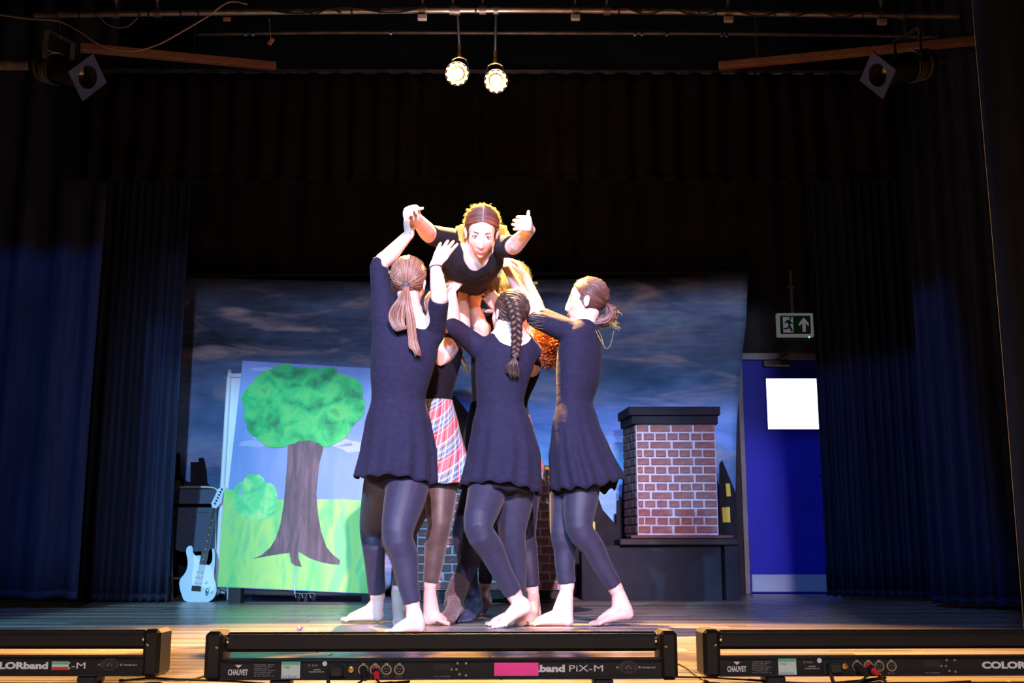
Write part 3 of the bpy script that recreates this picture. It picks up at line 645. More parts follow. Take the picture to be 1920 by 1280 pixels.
for i in range(19):
    t = 1-.5**(i/12); t /= (1-.5**(19/12)); a = (463+(348-463)*t, 338+(838-338)*t); b_ = (500+(412-500)*t, 345+(842-345)*t); a, b_ = gs([a, b_])
    frs.tube([GY(*a, .015), GY(*b_, .015)], .0012, n=5)
    if i in (3, 5, 7, 9, 12, 15, 17):
        c = ((a[0]+b_[0])/2+.1, (a[1]+b_[1])/2-2); dts.lathe([(.004, 0), (.004, .001)], GY(*c, .0135), (0, -1, 0), 10)
frs.build('frets', M['chrome'], fbd); dts.build('inlays', M['guard'], fbd)
for i in range(6):
    t = (i+.5)/6; a, b_ = gs([(466+30*t, 338+6*t), (300+68*t, 1042+4*t)]); str_.tube([GY(*a, .018), GY(*b_, .018)], .0009, n=4, caps=None)
    q = gs([(492+12*i, 300-25*i)])[0]; MB().lathe([(.006, 0), (.007, .012), (.003, .016)], GY(*q, .01), (0, -1, 0), 10).build('tuning_peg', M['chrome'], hst, 'auto')
str_.build('strings', M['chrome'], gt)
for k, yy in enumerate((905, 950, 1000)):
    a, b_ = gs([(318-8*k, yy-4), (385-8*k, yy+6)]); MB().bar(GY(*a, .01), GY(*b_, .01), .016, .008, (0, 1, 0)).build('pickup', M['guard'], gbod)
a, b_ = gs([(283, 1052), (366, 1058)]); MB().bar(GY(*a, .012), GY(*b_, .012), .034, .012, (0, 1, 0)).build('bridge', M['chrome'], gbod)
for q in gs([(410, 1000), (438, 1050), (455, 1085)]): MB().lathe([(.011, 0), (.01, .012), (.006, .014)], GY(*q, .004), (0, -1, 0), 14).build('control_knob', M['guard'], gbod, 'auto')
q = gs([(418, 1090)])[0]; MB().ell(lambda v: v+GY(*q, .004), (0, 0, 0), (.012, .008, .03), 12, 8).build('jack_plate', M['chrome'], gbod, True)

# ================================================================ OVERHEAD RIG
def pipe(name, label, pts, r, m, parts=()):
    t = thing(name, label, 'pipe', pts[len(pts)//2]); MB().tube(pts, r, n=14, sub=4, caps='flat').build('tube', m, t, 'auto'); return t
YP = 6.2
up = [P(65, 29, YP), P(300, 24.5, YP), P(633, 21, YP), P(960, 18.5, YP), P(1280, 22, YP), P(1550, 27, YP), P(1797, 30, YP)]
lp_ = pipe('lighting_pipe', 'long bright steel lighting pipe, the uppermost, running across the top of the frame', up, .019, M['steel'])
M['tape'] = mat('blue_tape', (.02, .04, .4), .6, noise=(50, (.03, .05, .45), 2, .4, .6))
def pt_on(px, Y=YP): 
    L = [(65, 29), (300, 24.5), (633, 21), (960, 18.5), (1280, 22), (1550, 27), (1797, 30)]
    for (a, b_), (c, d) in zip(L, L[1:]):
        if px <= c: return P(px, b_+(d-b_)*(px-a)/(c-a), Y)
for px in (150, 182, 262, 280, 340, 373, 660, 712, 892, 1160, 1200, 1310, 1342, 1617):
    c = pt_on(px); MB().tube([c-Vector((.006, 0, 0)), c+Vector((.006, 0, 0))], .0205, n=12, caps='flat').build('cable_tie', M['rubber'], lp_)
c = pt_on(1452); MB().tube([c-Vector((.008, 0, 0)), c+Vector((.008, 0, 0))], .0203, n=12, caps='flat').build('blue_tape', M['tape'], lp_)
for a, b_, s in ((500, 800, 1), (1290, 1480, 2), (1480, 1640, 3), (540, 640, 4), (1150, 1300, 5)):
    pts = []; r = random.Random(s)
    for i in range(13):
        px = a+(b_-a)*i/12; q = pt_on(px); q.z += .018*math.cos(i*.9+s) - (.012 if s > 1 else .006); q.y -= .022; pts.append(q)
    MB().tube(pts, .0045, n=6, sub=2).build('power_cable', M['rubber'], lp_, True)
p2 = [P(372, 64, 6.9), P(633, 61, 6.9), P(960, 62, 6.9), P(1400, 63, 6.9), P(1755, 69, 6.9)]
l2 = pipe('lighting_pipe', 'thinner dull steel pipe running just below the bright lighting pipe', p2, .013, M['dark_steel'])
for px, py in ((461, 63), (475, 63), (1190, 63), (1203, 63), (1250, 63), (1353, 64), (1362, 64), (733, 61)):
    c = P(px, py, 6.9); MB().tube([c-Vector((.008, 0, 0)), c+Vector((.008, 0, 0))], .018, n=10, caps='flat').build('cable_tie', M['chrome'], l2)
tr = [P(185, 133, 7.02), P(960, 134, 7.02), P(1630, 136, 7.02)]
tk = thing('curtain_track', 'thin dark curtain track with gliders along the top of the border curtain', 'track', P(960, 134, 7.02))
MB().bar(tr[0], tr[2], .02, .022).build('rail', M['dark_steel'], tk)
gl = MB()
for i in range(44):
    c = tr[0].lerp(tr[2], (i+.5)/44)+Vector((random.uniform(-.02, .02), 0, -.012)); gl.bbox(c, (.014, .016, .03), .003)
gl.build('gliders', M['black_plastic'], tk)
def batten(label, a, b_):
    t = thing('timber_batten', label, 'timber', a); t_ = MB().bar(a, b_, .05, .046).build('plank_length', M['timber'], t)
    md = t_.modifiers.new('Bevel', 'BEVEL'); md.width = .003; return t
batten('reddish timber batten hanging at the upper left, its right end free', P(150, 89, 6.4), P(517, 124, 6.9))
batten('reddish timber batten hanging at the upper right behind the stage lantern', P(1348, 124, 6.9), P(1830, 76, 6.4))
for a, px in ((0, 363), (1, 1420)):
    e = P(px, 108 if a == 0 else 116, 6.75); MB().tube([e+Vector((0, 0, .02)), e+Vector((0, 0, .3))], .0035, n=6).build('hanging_wire', M['dark_steel'], [x for x in bpy.data.objects if x.name.startswith('timber_batten')][a])
M['cable_white'] = mat('pale_cable', (.30, .22, .19), .6, noise=(20, (.24, .18, .16), 2, .4, .6))
def cable(label, pts, r, m, Y=6.05, cat='cable', nm='cable'):
    pp = [P(a, b_, Y) for a, b_ in pts]; t = MB().tube(pp, r, n=7, sub=5); return tag(t.build(nm, m, None, True), label, cat)
cable('pale cable looping down from the upper left edge and back up over the lighting pipe', [(-20, 26), (0, 28), (60, 36), (110, 40), (150, 60), (190, 85), (240, 96), (290, 86), (340, 60), (390, 30), (420, 8), (440, 3), (462, 8)], .005, M['cable_white'])
cable('short thin cable loop hanging under the bright pipe at upper left', [(185, 26), (196, 42), (215, 51), (238, 50), (258, 34)], .003, M['cable_white'], 6.15)
cable('dark cable trailing from the right lantern towards the right edge', [(1708, 104), (1735, 114), (1752, 120), (1780, 114), (1830, 100), (1880, 87)], .005, M['dark_steel'], 6.3)
M['hose'] = mat('grey_hose', (.22, .19, .17), .8, noise=(30, (.16, .14, .12), 3, .4, .6))
hp = [P(-30, 121, 6.6), P(0, 122, 6.6), P(40, 122, 6.55), P(70, 119, 6.5), P(84, 124, 6.45)]
hz = MB().tube(hp, .03, n=12, sub=4)
for i in range(22):
    q = P(-20+i*4.6, 121.5, 6.57); hz.tube([q-Vector((.002, 0, 0)), q+Vector((.002, 0, 0))], .034, n=12, caps='flat')
tag(hz.build('hose', M['hose'], None, True), 'ribbed grey flexible hose entering at the upper left edge', 'hose')
# small clamps and tags on the pipes
def clamp(px, label, dy=0, box=False):
    c = pt_on(px); t = thing('pipe_clamp', label, 'clamp', c)
    m_ = MB(); m_.lathe([(.021, -.02), (.027, -.02), (.027, .02), (.021, .02)], c, (1, 0, 0), 14, closed=False); m_.bbox(c+Vector((0, 0, .035)), (.022, .03, .03), .004)
    m_.build('clamp_ring', M['dark_steel'], t, 'auto')
    MB().lathe([(.006, 0), (.006, .03), (.014, .032), (.014, .042)], c+Vector((0, -.01, .04)), (0, -.2, 1), 8).build('wing_bolt', M['steel'], t, 'auto')
    if box: MB().bbox(c+Vector((0, -.012, -.05)), (.055, .03, .034), .004).build('bracket', M['grey_white'], t)
    return t
for px, lab, bx in ((218, 'dark pipe clamp on the bright pipe at the far left', 0), (295, 'second dark pipe clamp from the left on the bright pipe', 0), (792, 'pipe clamp with grey bracket left of the glowing lamps', 1), (849, 'pipe clamp above the left glowing lamp', 0),
                    (905, 'pipe clamp above the right glowing lamp', 0), (1079, 'pipe clamp with grey bracket right of the glowing lamps', 1), (1138, 'bare pipe clamp right of the bracketed clamp, centre right', 0), (1365, 'pipe clamp with grey bracket towards the upper right', 1), (1652, 'pipe clamp beside the right stage lantern', 1)):
    clamp(px, lab, box=bx)
M['tag_pink'] = mat('pink_tag', (.62, .28, .22), .6, noise=(30, (.5, .22, .18), 2, .4, .6))
def tagl(px, py, label, rot, ln):
    c = P(px, py, 6.18); t = thing('label_tag', label, 'tag', c); MB().bbox(c, (.045, .006, .024), .002, Matrix.Rotation(rot, 3, 'Y')).build('tag_card', M['tag_pink'], t)
    MB().tube([c, c+Vector((-.02, .015, ln))], .002, n=5).build('string', M['cable_white'], t)
tagl(425, 36, 'pale pink tag hanging from the bright pipe near the cable loop', 0, .06); tagl(508, 78, 'orange tag dangling lower down, above the left timber batten', -1.0, .155)

def lantern(label, front, axis, roll, topc, s=1.0):
    axis = Vector(axis).normalized(); R = axis.to_track_quat('Z', 'Y').to_matrix() @ Matrix.Rotation(roll, 3, 'Z'); f = Vector(front)
    t = thing('stage_lantern', label, 'stage light', f); mm = M['lantern']
    B = lambda prof, nm, m=mm, cl=True: MB().lathe([(r*s, h*1.25*s) for r, h in prof], f, axis, 28, cl).build(nm, m, t, 'auto')
    B([(.066, -.02), (.074, -.02), (.074, -.20), (.07, -.205), (.066, -.205), (.066, -.02)], 'barrel', cl=False)
    B([(.085, -.20), (.09, -.205), (.09, -.30), (.082, -.33), (.06, -.345), (.0, -.345)], 'lamp_house', cl=False)
    for h in (-.225, -.245, -.285): B([(.089, h-.004), (.095, h-.004), (.095, h+.004), (.089, h+.004)], 'cooling_rib', M['lantern_rib'], False)
    B([(.0, -.10), (.05, -.098), (.066, -.09)], 'lens', M['lens'], False)
    # square colour frame with a round hole
    vs = []; fs = []; n = 32; h = .098*s
    for z in (0, -.012*s):
        for k in range(n):
            a = 2*PI*k/n; c_, s_ = math.cos(a), math.sin(a); q = h/max(abs(c_), abs(s_)); vs.append(Vector((c_*q, s_*q, z)))
        for k in range(n): a = 2*PI*k/n; vs.append(Vector((math.cos(a)*.066*s, math.sin(a)*.066*s, z)))
    for k in range(n):
        j = (k+1) % n; fs += [(k, j, n+j, n+k), (2*n+k, 3*n+k, 3*n+j, 2*n+j), (k, 2*n+k, 2*n+j, j), (n+k, n+j, 3*n+j, 3*n+k)]
    MB().add([f + R @ v for v in vs], fs).build('colour_frame', M['gel_frame'], t)
    mid = f - axis*.26*s; side = axis.cross(Vector((0, 0, 1))).normalized(); top = mid + Vector((0, 0, .2*s))
    y_ = MB(); y_.bar(mid+side*.1*s, top+side*.1*s, .03*s, .005); y_.bar(mid-side*.1*s, top-side*.1*s, .03*s, .005); y_.bar(top-side*.103*s, top+side*.103*s, .03*s, .005); y_.build('yoke', M['dark_steel'], t)
    for e in (-1, 1): MB().lathe([(.02, 0), (.02, .02), (.01, .024)], mid+side*.1*s*e, side*e, 12).build('yoke_knob', M['black_plastic'], t, 'auto')
    MB().tube([top, Vector(topc)-Vector((0, 0, .03))], .011, n=8).build('hook_stem', M['dark_steel'], t, True)
    MB().lathe([(.022, -.014), (.03, -.014), (.03, .014), (.022, .014)], topc, (1, 0, 0), 16, False).build('hook_clamp', M['dark_steel'], t, 'auto')
    return t
M['lantern'] = mat('lantern_enamel', (.035, .035, .03), .4, .4, noise=(12, (.05, .045, .035), 3, .4, .6))
M['lantern_rib'] = mat('lantern_rib', (.3, .24, .2), .35, .8, noise=(12, (.22, .18, .15), 3, .4, .6))
M['gel_frame'] = mat('blue_grey_frame', (.028, .04, .13), .6, .1, noise=(12, (.036, .05, .155), 3, .4, .6))
M['lens'] = mat('lens_glass', (.06, .03, .02), .08, coat=.6, noise=(6, (.09, .035, .02), 2, .4, .6))
lantern('unlit stage lantern with square colour frame, upper left, pointing right', P(165, 145, 6.0), (.85, -.38, -.36), .95, pt_on(108))
lantern('unlit stage lantern with square colour frame, upper right, pointing left', P(1645, 141, 6.0), (-.85, -.38, -.36), .62, pt_on(1696))

M['bulb'] = mat('hot_filament_glass', (1, .8, .5), .2, emit=((1, .80, .45), 9), noise=(4, (1, .78, .48), 2, .4, .6))
M['reflector'] = mat('faceted_reflector', (.85, .55, .22), .25, 1, noise=(30, (1, .7, .3), 2, .4, .6))
def hot_lamp(label, c, axis, topc, tilt):
    axis = Vector(axis).normalized(); t = thing('lit_lantern', label, 'stage light', c); c = Vector(c); s = .88
    MB().lathe([(.048*s, -.17*s), (.062*s, -.165*s), (.070*s, -.06*s), (.080*s, 0), (.077*s, 0), (.066*s, -.06*s), (.05*s, -.13*s)], c, axis, 24, False).build('can', M['lantern'], t, 'auto')
    # faceted open reflector petals standing proud of the can mouth
    pm = MB(); A = axis.orthogonal().normalized(); B = axis.cross(A)
    for k in range(12):
        a0, a1 = 2*PI*k/12, 2*PI*(k+1)/12; am = (a0+a1)/2; q = lambda a, r, h: c + (A*math.cos(a)+B*math.sin(a))*r*s + axis*h*s
        pm.add([q(a0, .034, -.07), q(a1, .034, -.07), q(a1, .066, -.01), q(am, .079, .014), q(a0, .066, -.01)], [(0, 1, 2, 3, 4)])
        pm.add([q(a0, .034, -.072), q(a1, .034, -.072), q(a1, .067, -.012), q(am, .08, .012), q(a0, .067, -.012)], [(4, 3, 2, 1, 0)])
    pm.build('reflector_petals', M['reflector'], t, fix=False)
    MB().ell(lambda v: v+c-axis*.02, (0, 0, .0), (.036, .036, .036), 20, 12).build('bulb', M['bulb'], t, True)
    up_ = c - axis*.12; top = up_ + Vector((0, 0, .12)); y_ = MB(); sd = Vector((1, 0, 0))
    top = up_+Vector((0, 0, .10)); y_.tube([top-sd*.042-Vector((0, 0, .016)), top-sd*.025-Vector((0, 0, .004)), top, top+sd*.025-Vector((0, 0, .004)), top+sd*.042-Vector((0, 0, .016))], .007, n=8, sub=3); yk = y_.build('yoke_arch', M['gold'], t, True)
    for e in (-1, 1): MB().bar(top+sd*.042*e-Vector((0, 0, .016)), up_+sd*.066*e, .02, .004).build('yoke_arm', M['black_metal'], yk)
    MB().lathe([(.012, 0), (.014, .02), (.009, .035), (.013, .06), (.013, .075)], top, (0, 0, 1), 12).build('spigot', M['gold'], t, 'auto')
    MB().tube([top+Vector((0, 0, .07)), Vector(topc)-Vector((0, 0, .02))], .008, n=8).build('hook_stem', M['black_metal'], t, True)
    MB().lathe([(.021, -.014), (.03, -.014), (.03, .014), (.021, .014)], topc, (1, 0, 0), 16, False).build('hook_clamp', M['dark_steel'], t, 'auto')
    return t
LA, LB = P(857, 138, 6.2), P(930, 152, 6.2)
hot_lamp('left of the two glowing warm lamps above the lifted dancer', LA, (-.05, -.88, -.42), pt_on(858), 0)
hot_lamp('right and lower of the two glowing warm lamps above the lifted dancer', LB, (.05, -.85, -.48), pt_on(930), 0)
#WARM
for nm, c, tx in (('warm_lamp_spot', LA, -.35), ('warm_lamp_spot', LB, .35)):
    spot(nm, c + Vector((0, -.10, -.05)), (tx, 3.8, 0.4), 2900, (1.0, .49, .14), 80, .5, .03)
    l = bpy.data.lights.new('warm_glow', 'POINT'); l.energy = 7; l.color = (1, .72, .62); l.shadow_soft_size = .03; o = bpy.data.objects.new('warm_glow', l); COL.objects.link(o); o.location = c + Vector((0, -.12, .02))

# ================================================================ LIGHT BARS ON THE STAGE EDGE
M['pink_tape'] = mat('pink_tape', (1.0, .055, .36), .5, noise=(60, (.95, .05, .33), 2, .4, .6))
M['sticker'] = mat('pale_sticker', (.55, .66, .62), .5, noise=(40, (.5, .6, .57), 2, .4, .6))
M['green_st'] = mat('green_sticker', (.08, .38, .24), .5, noise=(40, (.1, .42, .28), 2, .4, .6))
M['red'] = mat('red_plastic', (.7, .03, .03), .35, noise=(20, (.6, .02, .02), 2, .4, .6))
M['ring'] = mat('nickel_ring', (.42, .38, .33), .35, .8, noise=(40, (.34, .3, .27), 2, .4, .6))
M['bar_edge'] = mat('worn_black_edge', (.03, .03, .04), .3, .5, noise=(60, (.045, .045, .055), 3, .4, .6))
def text(nm, s, x, z, size, m, parent, bold=0, fitw=None, y=0, ax='LEFT', sy=1):
    cu = bpy.data.curves.new(nm, 'FONT'); cu.body = s; cu.size = size; cu.offset = bold; cu.extrude = .0003; cu.align_x = ax; cu.resolution_u = 3
    tmp = bpy.data.objects.new(nm, cu); COL.objects.link(tmp); bpy.context.view_layer.update()
    dg = bpy.context.evaluated_depsgraph_get(); me = bpy.data.meshes.new_from_object(tmp.evaluated_get(dg)); bpy.data.objects.remove(tmp)
    xs = [v.co.x for v in me.vertices]; w0 = (max(xs)-min(xs)) or 1; k = fitw/w0 if fitw else 1; xm = min(xs)
    for v in me.vertices: v.co = Vector(((v.co.x-xm)*k, -v.co.z, v.co.y*sy))
    me.materials.clear(); me.materials.append(m); o = bpy.data.objects.new(nm, me); COL.objects.link(o); o.parent = parent; o.location = (x, y, z); return o
BL = 1.214
def light_bar(label, loc, rz, kind):
    t = thing('light_bar', label, 'stage light', (0, 0, 0)); D = .1; yf = -.052
    b = MB(); b.bbox((0, -.012, .0445), (BL-.07, .08, .047), .005); base = b.build('base_housing', M['black_metal'], t)
    MB().bbox((0, yf+.001, .0245), (BL-.075, .006, .006), .002).build('lower_lip', M['bar_edge'], t)
    MB().bbox((0, yf+.001, .0735), (BL-.075, .006, .006), .002).build('upper_lip', M['bar_edge'], t)
    # rotating head: a long extrusion with flats
    pr_ = [(-.034, .016), (-.026, .03), (-.006, .036), (.02, .034), (.036, .022), (.04, -.018), (.028, -.032), (-.02, -.034), (-.034, -.022)]
    hd = MB().prism([(x_*.75, z_*.70) for x_, z_ in pr_], (-(BL/2-.047), 0, .1125), (0, 1, 0), (0, 0, 1), BL-.094).build('pivoting_head', M['black_metal'], t)
    MB().bbox((0, -.012, .137), (BL-.1, .006, .004), .002).build('head_lip', M['bar_edge'], hd)
    for k in range(12): MB().lathe([(.022, 0), (.022, .004), (.018, .008), (0, .008)], (-(BL/2-.1)+k*(BL-.2)/11, .028, .115), (0, 1, 0), 14, False).build('led_lens', M['lens'], hd, 'auto')
    for e in (-1, 1):
        eb = MB().bbox((e*(BL/2-.02), -.002, .081), (.046, .110, .124), .01).build('end_bracket', M['black_plastic'], t)
        MB().lathe([(.017, 0), (.019, .002), (.019, .007), (.006, .009)], (e*(BL/2-.045), -.012, .118), (-e, 0, 0), 16).build('pivot_disc', M['chrome'], t, 'auto')
        MB().lathe([(.005, 0), (.005, .002), (.003, .004)], (e*(BL/2-.029), -.057, .104), (0, -1, 0), 10).build('screw', M['chrome'], eb, 'auto')
        MB().bbox((e*(BL/2-.19), -.01, .011), (.05, .075, .022), .004).build('foot', M['rubber'], t)
    X = lambda px: (px-827.5)/729; Z = lambda py: .024+(1272-py)/729
    def tx(nm, s, px, py, w_, sz, m, bold=0, sy=1): return text(nm, s, X(px), Z(py), sz, m, t, bold, w_/729, yf, 'LEFT', sy)
    tri = MB().prism([(-.009, .007), (.009, .007), (0, -.001)], (X(447), yf+.0005, Z(1251)), (1, 0, 0), (0, 0, 1), .0012); tri.build('maker_emblem', M['silver_print'], t)
    tx('maker_lettering', 'CHAUVET', 428, 1264, 37, .018, M['silver_print'], .0006, 1.05)
    for i in range(7):
        s = ('MODEL BAR', 'INPUT 100-240V', '50/60HZ 0.5A', 'POWER 60W', 'IP20 INDOOR', 'T MAX 40', 'SN 0417')[i]
        tx('rating_text', s, 476 + (i % 2)*1.5, 1247+i*3.4, 38-5*(i % 3), .0042, M['grey_print'])
    stk = MB().bbox((X(544.5), yf-.001, Z(1255.5)), (.048, .0012, .042), .0004).build('sticker', M['sticker'], t)
    MB().bbox((X(544), yf-.002, Z(1243)), (.046, .0008, .008), .0002).build('sticker_band', M['green_st'], stk)
    text('sticker_text', 'PASS', X(531), Z(1252), .008, M['green_st'], stk, y=yf-.003); 
    for k in range(8): MB().box((X(531+k*3.4), yf-.0022, Z(1268)), (.002, .0006, .007)).build('printed_stroke', M['grey_print'], stk)
    tx('mark_text', 'CE  RoHS', 576, 1249, 18, .008, M['grey_print']); MB().lathe([(.0062, 0), (.0062, .001)], (X(607.5), yf, Z(1244)), (0, -1, 0), 14).build('round_mark', M['silver_print'], t)
    tx('small_text', 'WARNING', 586, 1256, 14, .004, M['silver_print']); tx('small_text', 'DISCONNECT POWER FIRST', 579, 1260, 28, .004, M['silver_print'])
    pl_ = MB(); pl_.bbox((X(632), yf-.018, Z(1257)), (.036, .036, .03), .006); pl_.bbox((X(632), yf-.002, Z(1257)), (.05, .005, .038), .003); plg = pl_.build('mains_plug', M['rubber'], t)
    fz = MB().lathe([(.008, 0), (.008, .006), (.004, .007)], (X(656.5), yf, Z(1255)), (0, -1, 0), 14).build('fuse_cap', M['gold'], t, 'auto')
    rings = (680, 702, 723, 747)
    for i, px in enumerate(rings):
        c = (X(px), yf, Z(1255)); rg = MB().lathe([(.0105, 0), (.0105, .004), (.0135, .004), (.0135, 0)], c, (0, -1, 0), 20, False).build('connector_ring', M['ring'], t, 'auto')
        MB().lathe([(.0105, 0), (.0105, .0012), (.008, .0015)], c, (0, -1, 0), 16).build('connector_face', M['rubber'], rg, 'auto')
        MB().bbox((X(px), yf-.002, Z(1244.5)), (.009, .004, .005), .001).build('release_tab', M['ring'], rg)
        for a in range(3): MB().lathe([(.0012, 0), (.0012, .002)], (X(px)+.005*math.cos(a*2.1+.5), yf-.0012, Z(1255)+.005*math.sin(a*2.1+.5)), (0, -1, 0), 6).build('pin', M['gold'], rg)
        if i in (0, 1):
            MB().lathe([(.0098, 0), (.0098, .03), (.0075, .036), (.006, .055)], c, (.2, -1, -.35), 14).build('data_plug', M['red'] if i == 1 else M['rubber'], t, 'auto')
            MB().lathe([(.0101, .012), (.0101, .03)], c, (.2, -1, -.35), 14).build('plug_sleeve', M['rubber'], rg, 'auto')
    tx('port_text', 'DMX IN', 716, 1269, 12, .004, M['grey_print']); tx('port_text', 'DMX OUT', 740, 1269, 13, .004, M['grey_print'])
    MB().bbox((X(827), yf+.0005, Z(1251)), (.045, .002, .018), .001).build('display_window', M['rubber'], t); tx('display_digits', '8888', 815, 1255, 25, .013, M['grey_print'])
    tx('display_text', 'DMX ADDRESS', 812, 1269, 30, .0045, M['grey_print'])
    for i, (px, py) in enumerate(((856, 1244), (845, 1255), (854, 1255), (860, 1264), (872, 1244), (872, 1266))): MB().lathe([(.003, 0), (.003, .002)], (X(px), yf, Z(py)), (0, -1, 0), 10).build('button', M['ring'], t)
    tx('product_lettering', 'COLORband', 925, 1259.5, 133, .022, M['silver_print'], .0011, 1.05); tx('product_lettering', 'PiX-M', 1066, 1259.5, 64, .022, M['silver_print'], 0, 1.05)
    oc = [(.026*math.cos(a)*1.0, .018*math.sin(a)) for a in [PI/8+PI/4*i for i in range(8)]]
    so = MB().prism(oc, (X(1178), yf, Z(1252)), (1, 0, 0), (0, 0, 1), .003).build('power_socket', M['bar_edge'], t)
    MB().bbox((X(1178), yf-.003, Z(1252)), (.026, .003, .018), .002).build('socket_recess', M['rubber'], so)
    for dx, dz_ in ((-.006, -.001), (.006, -.001), (0, .003)): MB().box((X(1178)+dx, yf-.005, Z(1252)+dz_), (.0016, .002, .005)).build('contact_pin', M['ring'], so)
    for dx in (-.029, .029): MB().lathe([(.003, 0), (.003, .002)], (X(1178)+dx, yf, Z(1252)), (0, -1, 0), 8).build('screw', M['ring'], so)
    tx('socket_text', 'POWER OUT', 1204, 1254, 26, .005, M['silver_print'])
    if kind == 'pink':
        MB().bbox((X(966.5), yf-.0016, Z(1255)), (.114, .001, .033), .0003).build('pink_tape', M['pink_tape'], t)
    if kind == 'left':
        s2 = MB().bbox((X(1082), yf-.0016, Z(1254)), (.045, .001, .022), .0003).build('sticker', M['sticker'], t)
        MB().bbox((X(1082), yf-.0025, Z(1259)), (.043, .0008, .008), .0002).build('sticker_band', M['red'], s2); MB().bbox((X(1082), yf-.0025, Z(1249)), (.043, .0008, .006), .0002).build('sticker_band', M['green_st'], s2)
    cbm = MB()
    cbm.tube([(X(617), yf-.03, Z(1262)), (X(619), yf-.045, .03), (X(622), yf-.05, .012), (X(640), yf-.03, .008), (X(700), yf+.03, .007), (X(760), .05, .007)], .005, n=7, sub=4)
    cbm.tube([(X(684), yf-.05, Z(1268)), (X(676), yf-.06, .02), (X(650), yf-.05, .007), (X(560), yf-.02, .007), (X(430), .06, .007), (X(330), .1, .007)], .0032, n=7, sub=4)
    cbm.tube([(X(708), yf-.05, Z(1268)), (X(716), yf-.06, .02), (X(740), yf-.05, .007), (X(900), yf-.0, .007)], .0032, n=7, sub=4)
    cbm.build('lead', M['rubber'], t, True)
    t.location = loc; t.rotation_euler = (0, 0, rz); return t
Yb = G(800, 1291).y
cM = G(827.5, 1291); c0 = light_bar('middle light bar lying on the stage edge, crossed by bright pink tape', (cM.x, Yb+.06, 0), math.radians(1.6), 'pink')
c1 = G(322, 1284); light_bar('light bar lying at the left edge of the frame, cut off by it', (P(322, 1250, c1.y).x-BL/2-.038, c1.y+.06, 0), math.radians(-.3), 'left')
c2 = G(1305, 1286); light_bar('light bar lying at the right, running out behind the dark curtain edge', (P(1305, 1250, c2.y).x+BL/2+.024, c2.y+.09, 0), math.radians(2), 'right')
g = [G(355, 1283), G(375, 1272), G(392, 1266)]
tag(MB().tube([p+Vector((0, 0, .004)) for p in [G(1262, 1243), G(1280, 1250), G(1300, 1264), G(1318, 1276), G(1345, 1289)]], .0028, n=6, sub=4).build('floor_cable', M['rubber'], None, True), 'thin dark cable crossing the boards between the middle and right light bars', 'cable')
tag(MB().tube([p+Vector((0, 0, .005)) for p in [G(225, 1279), G(280, 1274), G(330, 1277), G(360, 1276), G(384, 1269)]], .004, n=6, sub=4).build('floor_cable', M['rubber'], None, True), 'dark cable on the boards between the left and middle light bars', 'cable')
sc = MB(); q = G(562, 1183)
for i in range(6):
    a = i*1.1; sc.bar(q+Vector((.0, 0, .003)), q+Vector((.022*math.cos(a), .022*math.sin(a), .006+.008*(i % 3))), .006, .002)
M['scrap'] = mat('purple_scrap', (.1, .05, .2), .6, noise=(90, (.15, .08, .25), 2, .4, .6))
tag(sc.build('scrap', M['scrap']), 'tiny crumpled purple scrap on the floor behind the middle light bar', 'scrap')
# ================================================================ PEOPLE
M['skin'] = mat('skin', (.75, .50, .45), .5, sss=.12, noise=(14, (.70, .43, .38), 3, .4, .6), bump=(160, .06))
M['lip'] = mat('lips', (.50, .16, .16), .4, noise=(90, (.44, .13, .14), 2, .4, .6))
M['brow'] = mat('brow_hair', (.07, .035, .025), .8, noise=(200, (.05, .03, .02), 2, .4, .6))
M['eye_white'] = mat('eye_white', (.75, .72, .72), .2, noise=(200, (.7, .66, .66), 2, .4, .6))
M['iris'] = mat('iris', (.03, .025, .03), .1, noise=(200, (.06, .05, .05), 2, .4, .6))
M['dress'] = mat('navy_black_jersey', (.0115, .0105, .030), .85, spec=.15, sheen=.03, noise=(50, (.015, .0135, .037), 3, .35, .65), bump=((13, 13, 34), .5))
M['dress_black'] = mat('black_jersey', (.006, .005, .010), .85, spec=.15, sheen=.03, noise=(50, (.008, .007, .013), 3, .35, .65), bump=((260, 260, 260), .08))
M['tights'] = mat('navy_tights', (.018, .016, .040), .6, spec=.35, sheen=.10, noise=(30, (.023, .021, .050), 3, .35, .65))
M['sheer'] = mat('sheer_black_tights', (.055, .038, .042), .5, spec=.4, sheen=.3, noise=(18, (.09, .06, .06), 3, .35, .65))
M['knit'] = mat('brown_knit', (.075, .04, .045), .8, sheen=.3, noise=(90, (.11, .06, .065), 3, .4, .6), bump=((40, 40, 300), .8))
def hairmat(name, c, tr=.0, isl=.45): return mat(name, c, .42, spec=.5, island=isl, translucent=tr)
M['hair_blonde'] = hairmat('dark_blonde_hair', (.25, .125, .09)); M['hair_brown'] = hairmat('brown_hair', (.085, .035, .03)); M['hair_dark'] = hairmat('dark_brown_hair', (.05, .028, .026))
M['hair_ginger'] = hairmat('chestnut_hair', (.42, .17, .05), .45)
M['wisp'] = hairmat('fine_hair_strands', (.80, .50, .19), .7); M['elastic'] = mat('hair_elastic', (.05, .045, .08), .7, noise=(90, (.07, .06, .1), 2, .4, .6))  # wisp: warm backlight glow put into the golden strand colour
